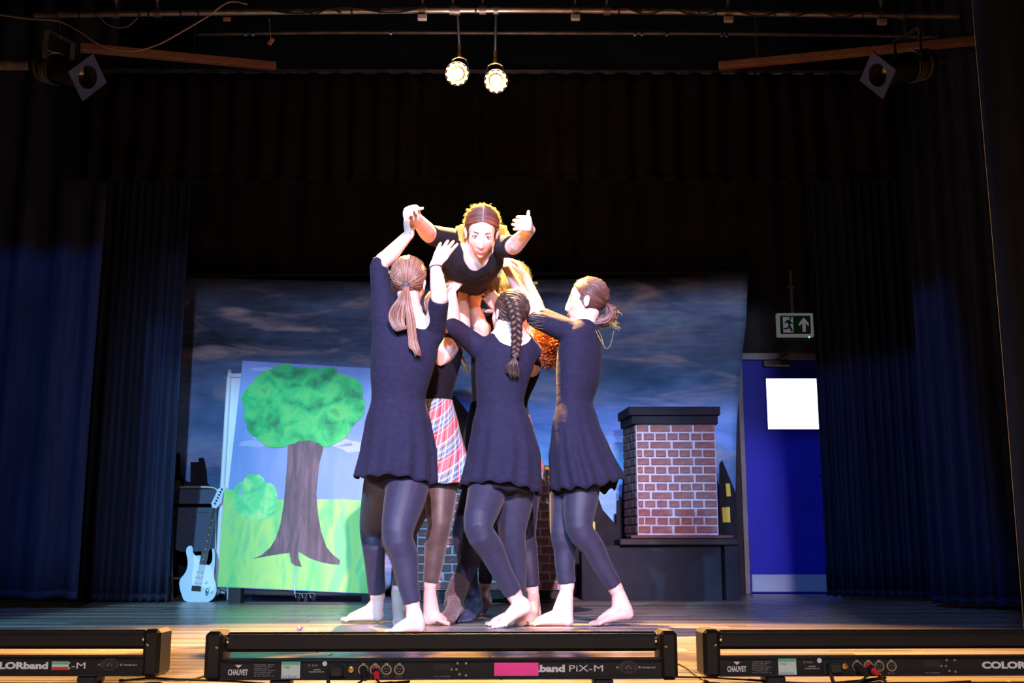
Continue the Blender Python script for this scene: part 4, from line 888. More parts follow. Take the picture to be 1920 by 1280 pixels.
def plaid(name, red):
    m = bpy.data.materials.new(name); m.use_nodes = True; nt = m.node_tree; N = nt.nodes; b = N['Principled BSDF']; b.inputs['Roughness'].default_value = .85
    uv = N.new('ShaderNodeUVMap'); sp = N.new('ShaderNodeSeparateXYZ'); nt.links.new(uv.outputs[0], sp.inputs[0])
    def mth(op, a, c): 
        n = N.new('ShaderNodeMath'); n.operation = op
        for i, q in enumerate((a, c)):
            if isinstance(q, (int, float)): n.inputs[i].default_value = q
            elif q is not None: nt.links.new(q, n.inputs[i])
        return n.outputs[0]
    def rampf(src, k, stops):
        f = mth('FRACT', mth('MULTIPLY', src, k), None); r = N.new('ShaderNodeValToRGB'); r.color_ramp.interpolation = 'CONSTANT'; e = r.color_ramp.elements
        while len(e) < len(stops): e.new(.5)
        for q, (p_, c) in zip(e, stops): q.position = p_; q.color = (*c, 1)
        nt.links.new(f, r.inputs[0]); return r.outputs[0]
    R_, B_, W_, K_, G_ = red, (.06, .22, .42), (.85, .82, .8), (.05, .05, .10), (.26, .30, .34)
    st = [(0, R_), (.26, W_), (.31, G_), (.40, K_), (.44, G_), (.52, W_), (.56, B_), (.70, W_), (.74, K_), (.78, R_), (.86, W_), (.885, R_)]
    st2 = [(0, G_), (.14, K_), (.18, G_), (.26, W_), (.31, B_), (.40, K_), (.44, R_), (.52, W_), (.56, B_), (.66, W_), (.70, G_), (.78, K_), (.82, G_), (.9, W_), (.93, B_)]
    a = rampf(sp.outputs[0], 1, st2); c = rampf(sp.outputs[1], 1, st)
    mx = N.new('ShaderNodeMixRGB'); mx.inputs[0].default_value = .5; nt.links.new(a, mx.inputs[1]); nt.links.new(c, mx.inputs[2]); nt.links.new(mx.outputs[0], b.inputs['Base Color']); return m
M['plaid'] = plaid('tartan_cloth', (.62, .05, .05)); M['plaid_red'] = plaid('red_tartan_cloth', (.75, .05, .02))

class Frame:
    def __init__(s, o, f, u, k=1.0):
        s.o = Vector(o); s.F = Vector(f).normalized(); u = Vector(u); s.U = (u - s.F*u.dot(s.F)).normalized(); s.R = s.F.cross(s.U); s.k = k
    def __call__(s, v): return s.o + (s.R*v[0] + s.F*v[1] + s.U*v[2])*s.k
    def inv(s, p): d = (Vector(p)-s.o)/s.k; return Vector((d.dot(s.R), d.dot(s.F), d.dot(s.U)))
def remeshed(mb, voxel, smooth=3, fn=None, cut=None, relax=0):
    me = mb.mesh('tmp'); bm = bmesh.new(); bm.from_mesh(me); bmesh.ops.recalc_face_normals(bm, faces=bm.faces); bm.to_mesh(me); bm.free()
    o = bpy.data.objects.new('tmp', me); COL.objects.link(o)
    r = o.modifiers.new('r', 'REMESH'); r.mode = 'VOXEL'; r.voxel_size = voxel; r.use_smooth_shade = True
    if smooth: s = o.modifiers.new('s', 'SMOOTH'); s.factor = .5; s.iterations = smooth
    bpy.context.view_layer.update(); dg = bpy.context.evaluated_depsgraph_get()
    m2 = bpy.data.meshes.new_from_object(o.evaluated_get(dg)); bpy.data.objects.remove(o); bpy.data.meshes.remove(me)
    if fn:
        for v in m2.vertices: v.co = fn(v.co.copy())
    if cut:
        bm = bmesh.new(); bm.from_mesh(m2)
        kill = [v for v in bm.verts if cut(v.co)]; bmesh.ops.delete(bm, geom=kill, context='VERTS')
        for _ in range(8):
            bv = [v for v in bm.verts if v.is_boundary]; new = {}
            for v in bv:
                nb = [e.other_vert(v) for e in v.link_edges if e.is_boundary]
                if len(nb) == 2: new[v] = v.co*.4 + (nb[0].co+nb[1].co)*.3
            for v, c in new.items(): v.co = c
        bm.to_mesh(m2); bm.free()
    return m2
def meshobj(name, me, m, parent, **kw):
    off = origin_of(parent); me.transform(Matrix.Translation(-off)); me.materials.clear(); me.name = name
    return link(name, me, m, parent, True, **kw)

def head_shape(mb, fr, jaw=1.0):
    E = lambda c, r: mb.ell(fr, c, r, 24, 16)
    E((0, -.012, .035), (.073, .093, .083)); E((0, .030, -.012), (.062, .060, .085)); E((0, .036, -.062), (.046*jaw, .046, .044)); E((0, .058, -.092), (.022*jaw, .022, .017))
    for s in (-1, 1):
        E((s*.038, .041, -.026), (.024, .028, .032))
        mb.ell(Frame(fr((s*.077, -.005, -.012)), (fr.F - fr.R*s*.35), fr.U, fr.k), (0, 0, 0), (.006, .018, .031), 12, 10)
        mb.ell(Frame(fr((s*.077, -.005, -.012)), (fr.F - fr.R*s*.35), fr.U, fr.k), (s*.004, -.006, .012), (.006, .014, .018), 12, 10)
def face_disp(fr):
    g = lambda x, s: math.exp(-(x/s)**2)
    def fn(co):
        l = fr.inv(co)
        if l.y < .02 or abs(l.x) > .075 or l.z > .09 or l.z < -.13: return co
        x, z = l.x, l.z; w_ = min(1, max(0, (l.y-.03)/.03)); d = 0
        t = min(1, max(0, (.018-z)/.058)); 
        if -.062 < z < .024: d += (.0035 + .0170*t**1.3)*g(x, .0085+.0045*t)*min(1, (z+.062)/.014)
        d += .0022*(g(x-.011, .006)+g(x+.011, .006))*g(z+.044, .008)
        for s in (-1, 1): d -= .0075*g(x-s*.031, .019)*g(z-.002, .013); d += .003*g(x-s*.03, .024)*g(z-.024, .008)
        d += .0055*g(x, .021)*(g(z+.066, .0055)+g(z+.0775, .0065)); d -= .0025*g(x, .022)*g(z+.0715, .0025)
        d -= .002*g(x, .03)*g(z+.087, .005); d += .004*g(x, .016)*g(z+.1, .012)
        l.y += d*w_; return fr(l)
    return fn
def face_parts(fr, par, gaze=(0, 1, 0), smile=0.0):
    for s in (-1, 1):
        c = Vector((s*.031, .069, .001)); e = MB().ell(fr, c, (.0135, .0135, .0085), 18, 12).build('eye', M['eye_white'], par, True)
        gz = (Vector(gaze)).normalized(); MB().ell(fr, c+gz*.0088+Vector((0, 0, -.0003)), (.0066, .0052, .0062), 14, 10).build('iris', M['iris'], e, True)
        lid = MB(); lid.tube([fr(c+Vector((s*(-.014+.029*i/6), .0125-.006*abs(i-2.5)/3, .0035+.0042*math.sin(PI*i/6)))) for i in range(7)], .0021, n=6); lid.build('eyelashes', M['brow'], par, True)
        bw_ = MB(); bw_.tube([fr((s*(.015+.0065*i), .0880-.0022*i-.0007*i*i, .0255+.0018*math.sin(i*.62)-.0006*i)) for i in range(6)], [.001, .0015, .0016, .0015, .0012, .0008], [.0014, .002, .0022, .002, .0014, .0008], n=6)
        bw_.build('eyebrow', M['brow'], par, True)
    lp = MB(); X = [-.024, -.015, -.007, 0, .007, .015, .024]
    lp.tube([fr((x, .0900-14*x*x-.0, -.0675+smile*abs(x)/.024*.004)) for x in X], [.0012, .003, .0042, .0036, .0042, .003, .0012], n=8)
    lp.tube([fr((x, .0885-14*x*x, -.0745+smile*abs(x)/.024*.006)) for x in X], [.0012, .0038, .0052, .0056, .0052, .0038, .0012], n=8)
    lp.build('lips', M['lip'], par, True)
def hair_cap(mb, fr, r=(.081, .100, .092), c=(0, -.017, .037), p=(.078, .062), q=(-.05, -.085)):
    b = MB().ell(fr, c, r, 40, 28); me = b.mesh('cap'); bm = bmesh.new(); bm.from_mesh(me)
    a, d = Vector((0, p[0], p[1])), Vector((0, q[0], q[1])); t = d-a; n = Vector((0, -t.z, t.y)); n = -n if n.dot(Vector((0, 1, -1))) < 0 else n
    no = (fr(n)-fr((0, 0, 0))).normalized()
    bmesh.ops.bisect_plane(bm, geom=bm.verts[:]+bm.edges[:]+bm.faces[:], plane_co=fr(a), plane_no=no, clear_outer=True)
    bmesh.ops.holes_fill(bm, edges=[e for e in bm.edges if e.is_boundary]); bm.verts.ensure_lookup_table()
    mb.add([v.co[:] for v in bm.verts], [[v.index for v in f.verts] for f in bm.faces]); bm.free(); bpy.data.meshes.remove(me)
def surf(d, r, c, e=.001): d = Vector(d).normalized(); k = 1/math.sqrt((d.x/r[0])**2+(d.y/r[1])**2+(d.z/r[2])**2); return Vector(c)+d*(k+e)
def comb(mb, fr, tie, starts, r=(.081, .100, .092), c=(0, -.017, .037), w_=.0022, lift=.001, seed=1):
    rn = random.Random(seed); tie = Vector(tie).normalized()
    for s in starts:
        s = (Vector(s)+Vector((rn.uniform(-.04, .04) for _ in range(3)))).normalized(); q = s.rotation_difference(tie); ax, an = q.to_axis_angle(); n = 7; pts = []
        for i in range(n): 
            t = i/(n-1); pts.append(fr(surf(Quaternion(ax, an*t) @ s, r, c, lift*rn.uniform(-.6, 1.4)+.0015*math.sin(PI*t))))
        k = w_*rn.uniform(.6, 1.5); mb.tube(pts, [k*.5]+[k]*(n-2)+[k*.6], n=5, caps='round')
def wisps(fr, par, n, seed, r=(.083, .102, .094), c=(0, -.017, .037), L=.03, m=None, zmin=-.6, thick=.0005, ymax=.6):
    rn = random.Random(seed); mb = MB(); k = 0
    while k < n:
        d = Vector((rn.gauss(0, 1), rn.gauss(0, 1), rn.gauss(0, 1))).normalized()
        if d.z < zmin or d.y > ymax or (d.y > .3 and d.z < .5): continue
        k += 1; p = surf(d, r, c, -.002); t = d.cross(Vector((rn.uniform(-1, 1), rn.uniform(-1, 1), rn.uniform(-1, 1)))).normalized(); l = L*.62*rn.uniform(.4, 1.3)
        u = rn.uniform(.15, .8)
        w1 = Vector((rn.uniform(-1, 1), rn.uniform(-1, 1), rn.uniform(-1, 1)))*l*.12; mb.tube([fr(p), fr(p+t*l*.4+d*l*.25*u+w1), fr(p+t*l*.8+d*l*.38*u-w1), fr(p+t*l+d*l*.5*u)], thick*.75*rn.uniform(.7, 1.5), n=3, sub=2, caps=None)
    return mb.build('fine_strands', m or M['wisp'], par, True, fix=False, kind='stuff')

def hand(mb, wrist, d, n, ts=1, mcp=20, rest=25, thumb=None, spread=1.0, k=1.0, per=None):
    """d: wrist to knuckles, n: where the palm looks, ts: side of the thumb along d x n"""
    wrist = Vector(wrist); d = Vector(d).normalized(); n = Vector(n); n = (n-d*n.dot(d)).normalized(); s = d.cross(n)*ts
    w_ = lambda a, b_, c: wrist + (d*a + s*b_ + n*c)*k
    mb.tube([w_(-.012, 0, 0), w_(.02, .002, 0), w_(.05, .002, 0), w_(.082, 0, 0)], [.024*k, .030*k, .038*k, .038*k], [.018*k, .016*k, .014*k, .011*k], side=s, n=14)
    LN = (.070, .078, .073, .057)
    for i in range(4):
        base = w_(.082-(.004 if i in (0, 3) else 0)-(.004 if i == 3 else 0), (.029-i*.0195)*1.0, 0); sp_ = math.radians((6, 1.5, -3, -9)[i]*spread)
        dd = (d*math.cos(sp_) + s*math.sin(sp_)); nn = n; L = LN[i]*k; pts = [base - d*.012*k, base]; p = base
        a0, a1 = (mcp, rest) if per is None else per[i]
        ang = 0
        for j, (fr_, a) in enumerate(((.45, a0), (.32, a1), (.23, a1*.8))):
            ang += math.radians(a); v = dd*math.cos(ang) + nn*math.sin(ang); p = p + v*L*fr_; pts.append(p)
        mb.tube(pts, [.0092*k, .0092*k, .0086*k, .008*k, .0068*k], n=10)
    if thumb is None: tb1 = d*.55 + s*.75 + n*.35; tb2 = d*.8 + s*.4 + n*.35
    else: tb1, tb2 = Vector(thumb[0]), Vector(thumb[1])
    tb1.normalize(); tb2.normalize(); b0 = w_(.012, .016, .003); b1 = b0 + tb1*.042*k; b2 = b1 + tb1*.032*k; b3 = b2 + tb2*.024*k
    mb.tube([b0, b1, b2, b3], [.014*k, .0125*k, .0098*k, .008*k], n=10)
def foot(mb, ankle, heel, toe, k=1.0, toes=True, bend=None, up=Vector((0, 0, 1))):
    """heel and toe: points on the sole under the heel and under the tip of the big toe"""
    ankle, heel, toe = Vector(ankle), Vector(heel), Vector(toe); d = (toe-heel); L = d.length; d.normalize(); s = d.cross(up).normalized(); u = s.cross(d)
    q = lambda a, b_, c: heel + d*a*L + s*b_*k + u*c*k
    mb.tube([ankle + (ankle-q(.1, 0, .03)).normalized()*.02, ankle, q(.13, 0, .045), q(.10, 0, .028)], [.031*k, .032*k, .033*k, .030*k], n=14)
    mb.tube([q(.08, 0, .027), q(.3, 0, .027), q(.55, 0, .024), q(.76, 0, .017), q(.86, 0, .012)], [.028*k, .030*k, .037*k, .043*k, .040*k], [.025*k, .024*k, .022*k, .015*k, .010*k], side=s, n=14)
    mb.tube([ankle, q(.33, 0, .052), q(.55, 0, .034), q(.74, 0, .02)], [.032*k, .028*k, .026*k, .022*k], n=12)
    if toes:
        for i, (b_, r, e) in enumerate(((.028, .0115, 1.0), (.010, .0085, .985), (-.006, .008, .955), (-.021, .0075, .92), (-.035, .0075, .875))):
            for sg in (1,): mb.tube([q(.78, b_*.9*toes, .012), q((.78+e)/2, b_*toes, .0135), q(e-.03, b_*toes, .009)], [r*k, r*k*.95, r*k], n=8)

class Person:
    def __init__(s, label, loc, name='person'):
        s.root = thing(name, label, 'person', loc); s.body = MB(); s.dress = MB(); s.legs = MB(); s.fr = None
    def torso(s, secs, side, neck=None, ds=.006, wear=True):
        pts = [Vector(q[0]) for q in secs]; A = [q[1] for q in secs]; B = [q[2] for q in secs]
        s.body.tube(pts, [a-(.022 if i < 2 else .004) for i, a in enumerate(A)], [b-(.022 if i < 2 else .004) for i, b in enumerate(B)], side=side, n=28, sub=3)
        s.legs.tube(pts[:3], [a for a in A[:3]], [b for b in B[:3]], side=side, n=28)
        if wear: s.dress.tube(pts, [a+ds-.003 for a in A], [b+ds-.003 for b in B], side=side, n=28, sub=3)
    def arm(s, pts, r=(.050, .042, .036, .037, .030, .0235), sleeve=None, grow=.006):
        """pts: shoulder, elbow, wrist; sleeve: fraction of the arm covered (1 = elbow, 2 = wrist)"""
        S, E, W = [Vector(p) for p in pts]; c = [S, S.lerp(E, .5), E, E.lerp(W, .3), E.lerp(W, .7), W]
        s.body.tube(c, list(r), n=14, sub=2)
        if sleeve:
            c2 = [S, S.lerp(E, .5)]; r2 = [r[0]+grow, r[1]+grow]
            if sleeve >= 1: c2.append(E); r2.append(r[2]+grow)
            if sleeve > 1: c2.append(E.lerp(W, sleeve-1)); r2.append(r[3]+grow*.8)
            if sleeve < 1: c2 = [S, S.lerp(E, sleeve*.6), S.lerp(E, sleeve)]; r2 = [r[0]+grow, r[0]*.4+r[1]*.6+grow, r[1]+grow]
            s.dress.tube([c2[0]-(c2[1]-c2[0]).normalized()*.0]+c2[1:], r2, n=18, sub=2, caps='flat')
    def leg(s, pts, r=(.088, .078, .054, .052, .050, .033), cover=1.0, skin=True):
        H, K, A = [Vector(p) for p in pts]; bk = (K-(H+A)/2)
        calf = K.lerp(A, .3) - (bk.normalized()*.012 if bk.length > .02 else Vector((0, 0, 0)))
        c = [H, H.lerp(K, .45), K, calf, K.lerp(A, .62), A]
        rr = list(r); s.body.tube(c, [rr[0]-.016, rr[1]-.008]+[x-.004 for x in rr[2:]], n=18, sub=3)
        c2 = [c[0], c[1], c[2], c[3], c[4], K.lerp(A, cover*.93)]; rr[5] = rr[5]+.0035
        s.legs.tube(c2, rr, n=20, sub=3, caps='flat')
    def neck(s, a, b, r0=.056, r1=.050): s.body.tube([a, Vector(a).lerp(Vector(b), .5), b], [r0, (r0+r1)/2-.003, r1], n=16)
    def finish(s, voxel=.0045, cut=None, dress=None, tights=None, face=False, dv=.007):
        fn = face_disp(s.fr) if (s.fr and face) else None
        s.bodyo = meshobj('body', remeshed(s.body, voxel, 3, fn), M['skin'], s.root)
        if s.dress.v: s.dresso = meshobj('dress', remeshed(s.dress, dv, 7, None, cut), dress or M['dress'], s.root)
        if s.legs.v: s.tightso = meshobj('tights', remeshed(s.legs, dv, 2), tights or M['tights'], s.root)
def skirt(par, rings, side, m, pleats=9, amp=.05, seed=1, name='skirt', wav=.006, uvk=(9, 7), hem=None, nz=22, pw=1.6):
    """rings: (centre, half width, half depth) from waist to hem"""
    rn = random.Random(seed); n = 140; pts = [Vector(q[0]) for q in rings]; A = [q[1] for q in rings]; B = [q[2] for q in rings]; m_ = len(rings)
    side = Vector(side).normalized(); up = (pts[0]-pts[-1]).normalized(); fwd = up.cross(side).normalized(); vs = []; uv = []
    amps = [rn.uniform(.4, 1.3) for _ in range(pleats+1)]; amps[-1] = amps[0]; phs = [rn.uniform(-.8, .8) for _ in range(4)]
    for j in range(nz+1):
        t = j/nz*(m_-1); i = min(int(t), m_-2); f = t-i; e = f*f*(3-2*f)*.4 + f*.6; c = pts[i].lerp(pts[i+1], f); a = A[i]+(A[i+1]-A[i])*e; b = B[i]+(B[i+1]-B[i])*e; T = j/nz
        for k in range(n):
            th = 2*PI*k/n; w_ = th/(2*PI)*pleats; ki = int(w_); am = amps[ki]*(1-(w_-ki))+amps[ki+1]*(w_-ki)
            r = 1+amp*am*(T**pw)*(math.sin(w_*2*PI+phs[0]+.5*math.sin(th*2+phs[1])) + .35*math.sin(w_*4.6*PI/2*1.0+phs[2]) * 0) + .012*T*math.sin(th*23+phs[3])*0
            z = wav*T**3*(math.sin(w_*2*PI+phs[0]-.6)+.6*math.sin(3*th+phs[2])) + (hem(th)*T**2 if hem else 0)
            vs.append(c + side*(a*r*math.cos(th)) + fwd*(b*r*math.sin(th)) + up*z); uv.append((k/n*uvk[0]+T*.9, T*uvk[1]+.8*math.sin(th)))
    fs = []
    for j in range(nz):
        for k in range(n): a = j*n+k; b = j*n+(k+1) % n; fs.append((a, b, b+n, a+n))
    mb = MB().add(vs, fs); mb.uv = uv; o = mb.build(name, m, par, True); solidify(o, .0035); return o
fwd_ray = lambda px, py: ray(px, py).normalized()
CR, CU = Vector((1, 0, 0)), Vector((0, -math.sin(TH), math.cos(TH)))

# ---------------------------------------------------------------- 1 ponytail lifter (left)
YL = G(760, 1187).y
p = Person('dancer in navy dress with long blonde ponytail, back turned, lifting from the left', G(760, 1183)); p.root.location.z = 0
Yb_ = YL+.12
sd = Vector((1, .12, 0)).normalized()
pel = P(747, 880, Yb_)
p.torso([(P(748, 885, Yb_), .145, .10), (P(749, 840, Yb_), .158, .112), (P(747, 795, Yb_), .145, .10), (P(747, 748, Yb_), .122, .086), (P(751, 705, Yb_-.01), .138, .092), (P(758, 660, Yb_-.01), .152, .097), (P(763, 620, Yb_), .150, .085), (P(768, 597, Yb_+.01), .105, .066), (P(771, 583, Yb_+.02), .06, .056)], sd)
Hc = P(768, 531, Yb_+.02); p.fr = Frame(Hc, (.30, 1, .10), (.05, -.05, 1), .98); p.neck(P(771, 590, Yb_+.02), p.fr((0, -.02, -.045)), .054, .052)
head_shape(p.body, p.fr)
LS, LE, LW = P(722, 606, Yb_+.01), P(711, 500, Yb_-.02), P(768, 438, Yb_-.02)
p.arm([LS, LE, LW], sleeve=1.08, r=(.056, .046, .040, .040, .031, .0245)); p.body.tube([P(735, 625, Yb_), LS], .055)
p.dress.tube([P(735, 640, Yb_), P(722, 606, Yb_), P(715, 560, Yb_)], [.075, .064, .054], n=18)
RS, RE, RW = P(812, 622, Yb_), P(824, 560, Yb_-.13), P(816, 496, Yb_-.05)
p.arm([RS, RE, RW], sleeve=1.0, r=(.054, .046, .040, .038, .031, .0245)); p.dress.tube([P(795, 640, Yb_), RS], [.07, .062], n=18)
# hands: left one clasps the lifted dancer's fist, right one on her shoulder
hand(p.body, LW, P(770, 402, Yb_-.03)-LW, (0.4, .9, 0), ts=1, mcp=45, rest=45, spread=-.2, k=.95, thumb=((.35, .3, .8), (.3, .6, .3)))
hand(p.body, RW, P(838, 462, Yb_+.0)-RW, (.3, 1, -.1), ts=-1, mcp=0, rest=5, spread=1.1, k=1.06, thumb=((-.25, .75, .5), (.1, .8, .5)))
hipL, hipR = P(722, 885, Yb_), P(770, 885, Yb_)
# raised-heel foot on the left, standing foot on the right
tA = G(640, 1168); yA = tA.y; p.leg([hipL, P(696, 985, yA-.12), P(708, 1120, yA)], r=(.09, .08, .058, .056, .048, .042)); foot(p.body, P(708, 1128, yA), P(716, 1166, yA+.0), P(638, 1166, yA), 1.05)
yB = G(760, 1187).y; p.leg([hipR, P(745, 1000, yB-.02), P(775, 1140, yB)], r=(.098, .094, .070, .064, .050, .036)); foot(p.body, P(775, 1142, yB), G(792, 1187), G(726, 1190), 1.0)
nk = P(789, 590, Yb_-.05)
p.finish(cut=lambda c: (c-nk).length < .072 or ((c-P(776, 575, Yb_)).length < .085), voxel=.0045)
skirt(p.root, [(P(747, 746, Yb_), .120, .084), (P(747, 795, Yb_), .152, .118), (P(748, 845, Yb_), .172, .14), (P(742, 900, Yb_), .186, .165)], sd, M['dress'], 13, .06, 3, pw=1.25, hem=lambda th: -.03*max(0, math.cos(th))+.01)
T0 = P(760, 541, Yb_-.10); h = MB(); hair_cap(h, p.fr, p=(.06, .03), q=(-.04, -.105)); tie = p.fr.inv(T0)-Vector((0, -.017, .037)); T0 = p.fr(surf(tie, (.081, .100, .092), (0, -.017, .037), .006)); rn = random.Random(5)
st = [(math.cos(a)*1.0, .55+.25*math.sin(a*3), math.sin(a)*1.0+.15) for a in [PI*2*i/150 for i in range(260)]]
st = [x for x in st if x[2] > -.9]; comb(h, p.fr, tie, st, w_=.0021, seed=2, lift=.0015); comb(h, p.fr, tie, [(math.cos(a), .1, math.sin(a)) for a in [PI*2*i/150 for i in range(150)]], w_=.002, seed=12, lift=.003)
hr = h.build('hair', M['hair_blonde'], p.root, True)
MB().tube([T0+Vector((0, .012, .004)), T0+Vector((0, -.010, -.002))], .017, n=14).build('hair_elastic', M['elastic'], hr, True)
pt = MB()
for i in range(150):          # looped bulk swinging left
    a = rn.uniform(0, 1); b = rn.uniform(-1, 1); d = rn.uniform(-.02, .02)
    pts = [T0+Vector((rn.uniform(-.008, .008), -.01, 0)), P(754+b*7, 558+2*a, Yb_-.13+d), P(745+b*14, 580+3*a, Yb_-.13+d), P(744+b*14, 598+4*a, Yb_-.125+d), P(752+b*9, 614-3*b+4*a, Yb_-.13+d), P(766+b*4, 610+6*a, Yb_-.12+d)]
    pt.tube(pts, [.002, .0028, .0030, .0028, .0024, .0008], n=5, sub=3)
for i in range(90):          # straight lock hanging down
    b = rn.uniform(-1, 1); c = rn.uniform(-1, 1); e = rn.uniform(-.015, .015)
    pts = [T0+Vector((.004+b*.008, -.01, 0)), P(765+b*6, 570, Yb_-.14+e), P(770+b*8, 600, Yb_-.14+e), P(773+b*8, 630, Yb_-.13+e), P(777+b*8+c*3, 652, Yb_-.13+e), P(784+c*6, 668-abs(b)*14, Yb_-.13+e)]
    pt.tube(pts, [.002, .0028, .0028, .0024, .002, .0006], n=5, sub=3)
pt.build('ponytail', M['hair_blonde'], hr, True)
wisps(p.fr, hr, 170, 3, L=.035)
wr = MB(); q = RW.lerp(RE, .12); ax = (RE-RW).normalized(); A_ = ax.orthogonal().normalized(); B_ = ax.cross(A_)
wr.tube([q+A_*.0295*math.cos(a)+B_*.0295*math.sin(a) for a in [2*PI*i/18 for i in range(19)]], .0028, n=6); wr.build('wristband', M['elastic'], p.root, True)

# ---------------------------------------------------------------- 2 braided lifter (middle)
YM = G(940, 1180).y; Yc = YM+.14; sd = Vector((1, -.12, 0)).normalized()
p = Person('dancer in navy dress with a thick dark braid down her back, lifting in the centre', G(945, 1178)); p.root.location.z = 0
p.torso([(P(945, 895, Yc), .148, .10), (P(945, 850, Yc), .16, .115), (P(942, 800, Yc), .138, .10), (P(938, 757, Yc), .113, .086), (P(941, 712, Yc), .128, .09), (P(948, 672, Yc), .143, .095), (P(951, 645, Yc), .135, .082), (P(949, 625, Yc+.01), .095, .062), (P(946, 612, Yc+.02), .055, .052)], sd)
p.fr = Frame(P(953, 590, Yc+.03), (-.75, .85, .22), (.04, .02, 1), .96); p.neck(P(948, 622, Yc+.02), p.fr((0, -.02, -.05)), .052, .049); head_shape(p.body, p.fr, .92)
LS, LE, LW = P(898, 652, Yc+.02), P(852, 612, Yc+.02), P(847, 548, Yc+.10)
p.arm([LS, LE, LW], sleeve=1.12, r=(.052, .044, .038, .034, .028, .023)); p.dress.tube([P(925, 660, Yc), LS], [.075, .060], n=18)
RS, RE, RW = P(992, 660, Yc+.02), P(1000, 655, Yc+.27), P(940, 580, Yc+.30)
p.arm([RS, RE, RW], sleeve=1.1, r=(.054, .044, .038, .036, .028, .023)); p.dress.tube([P(975, 668, Yc), RS], [.075, .060], n=18)
hand(p.body, LW, P(845, 520, Yc+.16)-LW, (.35, .9, .2), ts=-1, mcp=30, rest=25, thumb=((.6, .3, .7), (.7, .3, .5)))
hand(p.body, RW, P(915, 552, Yc+.30)-RW, (-.2, .8, .6), ts=1, mcp=20, rest=25)
yC = G(932, 1178).y
p.leg([P(918, 900, Yc), P(897, 990, yC-.12), P(966, 1118, yC+.02)], r=(.097, .088, .068, .062, .05, .042)); foot(p.body, P(971, 1126, yC+.02), P(996, 1148, yC+.04), G(931, 1180), 1.03)
yD = G(940, 1174).y
p.leg([P(968, 900, Yc+.02), P(960, 1000, yD-.05), P(974, 1140, yD+.04)], r=(.095, .088, .066, .058, .046, .036)); foot(p.body, P(975, 1142, yD+.04), G(984, 1176)+Vector((0, .04, 0)), G(908, 1174), 1.0)
nk = P(962, 628, Yc-.03)
p.finish(cut=lambda c: (c-nk).length < .088 or (c-P(946, 612, Yc)).length < .08)
skirt(p.root, [(P(938, 755, Yc), .110, .083), (P(942, 800, Yc), .146, .116), (P(945, 850, Yc), .172, .145), (P(938, 922, Yc), .190, .172)], sd, M['dress'], 13, .06, 8, pw=1.25, hem=lambda th: -.015*math.cos(th)+.035*max(0, -math.sin(th)))
skirt(p.root, [(P(942, 800, Yc), .12, .09), (P(945, 850, Yc), .145, .12), (P(941, 922, Yc), .160, .142)], sd, M['dress_black'], 11, .04, 18, name='underskirt')
h = MB(); hair_cap(h, p.fr, p=(.072, .045), q=(-.03, -.08))
cx_ = p.fr.inv(P(965, 575, Yc-.1)); bk = Vector((.55, -.8, -.1)).normalized()
comb(h, p.fr, (.72, -.68, -.35), [(math.cos(a), .5, math.sin(a)+.1) for a in [PI*2*i/120 for i in range(120)]], w_=.0035, seed=7, lift=.002)
hr = h.build('hair', M['hair_dark'], p.root, True)
def braid(pts, r0, r1, n, turns, y=0):
    mb = MB(); L = 60; pp = []
    for i in range(L): 
        t = i/(L-1)*(len(pts)-1); k = min(int(t), len(pts)-2); pp.append(pts[k].lerp(pts[k+1], t-k))
    for it in range(3): pp = [pp[0]] + [(pp[i-1]+pp[i]*2+pp[i+1])/4 for i in range(1, L-1)] + [pp[-1]]
    for s_ in range(3):
        q = []; R_ = []
        for i in range(L*2-1):
            t = i/(L*2-2); c = pp[i//2] if i % 2 == 0 else (pp[i//2]+pp[i//2+1])/2; a = 2*PI*turns*t + s_*2*PI/3; rr_ = r0+(r1-r0)*t
            q.append(c + Vector((math.sin(a)*rr_*.85, -math.sin(2*a)*rr_*.5, 0))); R_.append(rr_*.52)
        mb.tube(q, R_, n=9)
        for e in range(6):                         # fine locks lying on each strand
            f = e*PI/3; mb.tube([v+Vector((math.cos(f), math.sin(f)*.7-.2, math.sin(f)*.5))*x*.62 for v, x in zip(q, R_)], [x*.42 for x in R_], n=5)
    return mb
bp = [P(958, 562, Yc-.075), P(964, 578, Yc-.105), P(968, 600, Yc-.115), P(969, 625, Yc-.115), P(968, 650, Yc-.12), P(966, 668, Yc-.12)]
bo = braid(bp, .028, .016, 3, 3.6).build('braid', M['hair_dark'], hr, True)
MB().tube([P(966, 664, Yc-.12), P(965.5, 669, Yc-.12)], .0125, n=12).build('hair_elastic', M['elastic'], bo, True)
tl = MB()
for i in range(46):
    b = rn.uniform(-1, 1); c = rn.uniform(-.014, .014); tl.tube([P(966, 667, Yc-.12+c*.4), P(962+b*8, 680, Yc-.125+c), P(960+b*13, 692+rn.uniform(-3, 6), Yc-.12+c), P(962+b*9+3, 704+rn.uniform(-5, 6), Yc-.12+c)], [.003, .004, .0035, .001], n=5, sub=3)
tl.build('braid_tail', M['hair_dark'], bo, True)
wisps(p.fr, hr, 120, 9, L=.03)
ww = MB()
for i in range(8):
    a = P(990, rn.uniform(590, 612), Yc-.0); ww.tube([a, a+Vector((.03, 0, rn.uniform(-.01, .01))), a+Vector((rn.uniform(.05, .09), .01, rn.uniform(-.03, .02)))], .0004, n=3, sub=2, caps=None)
ww.build('loose_strands', M['wisp'], hr, True, fix=False, kind='stuff')

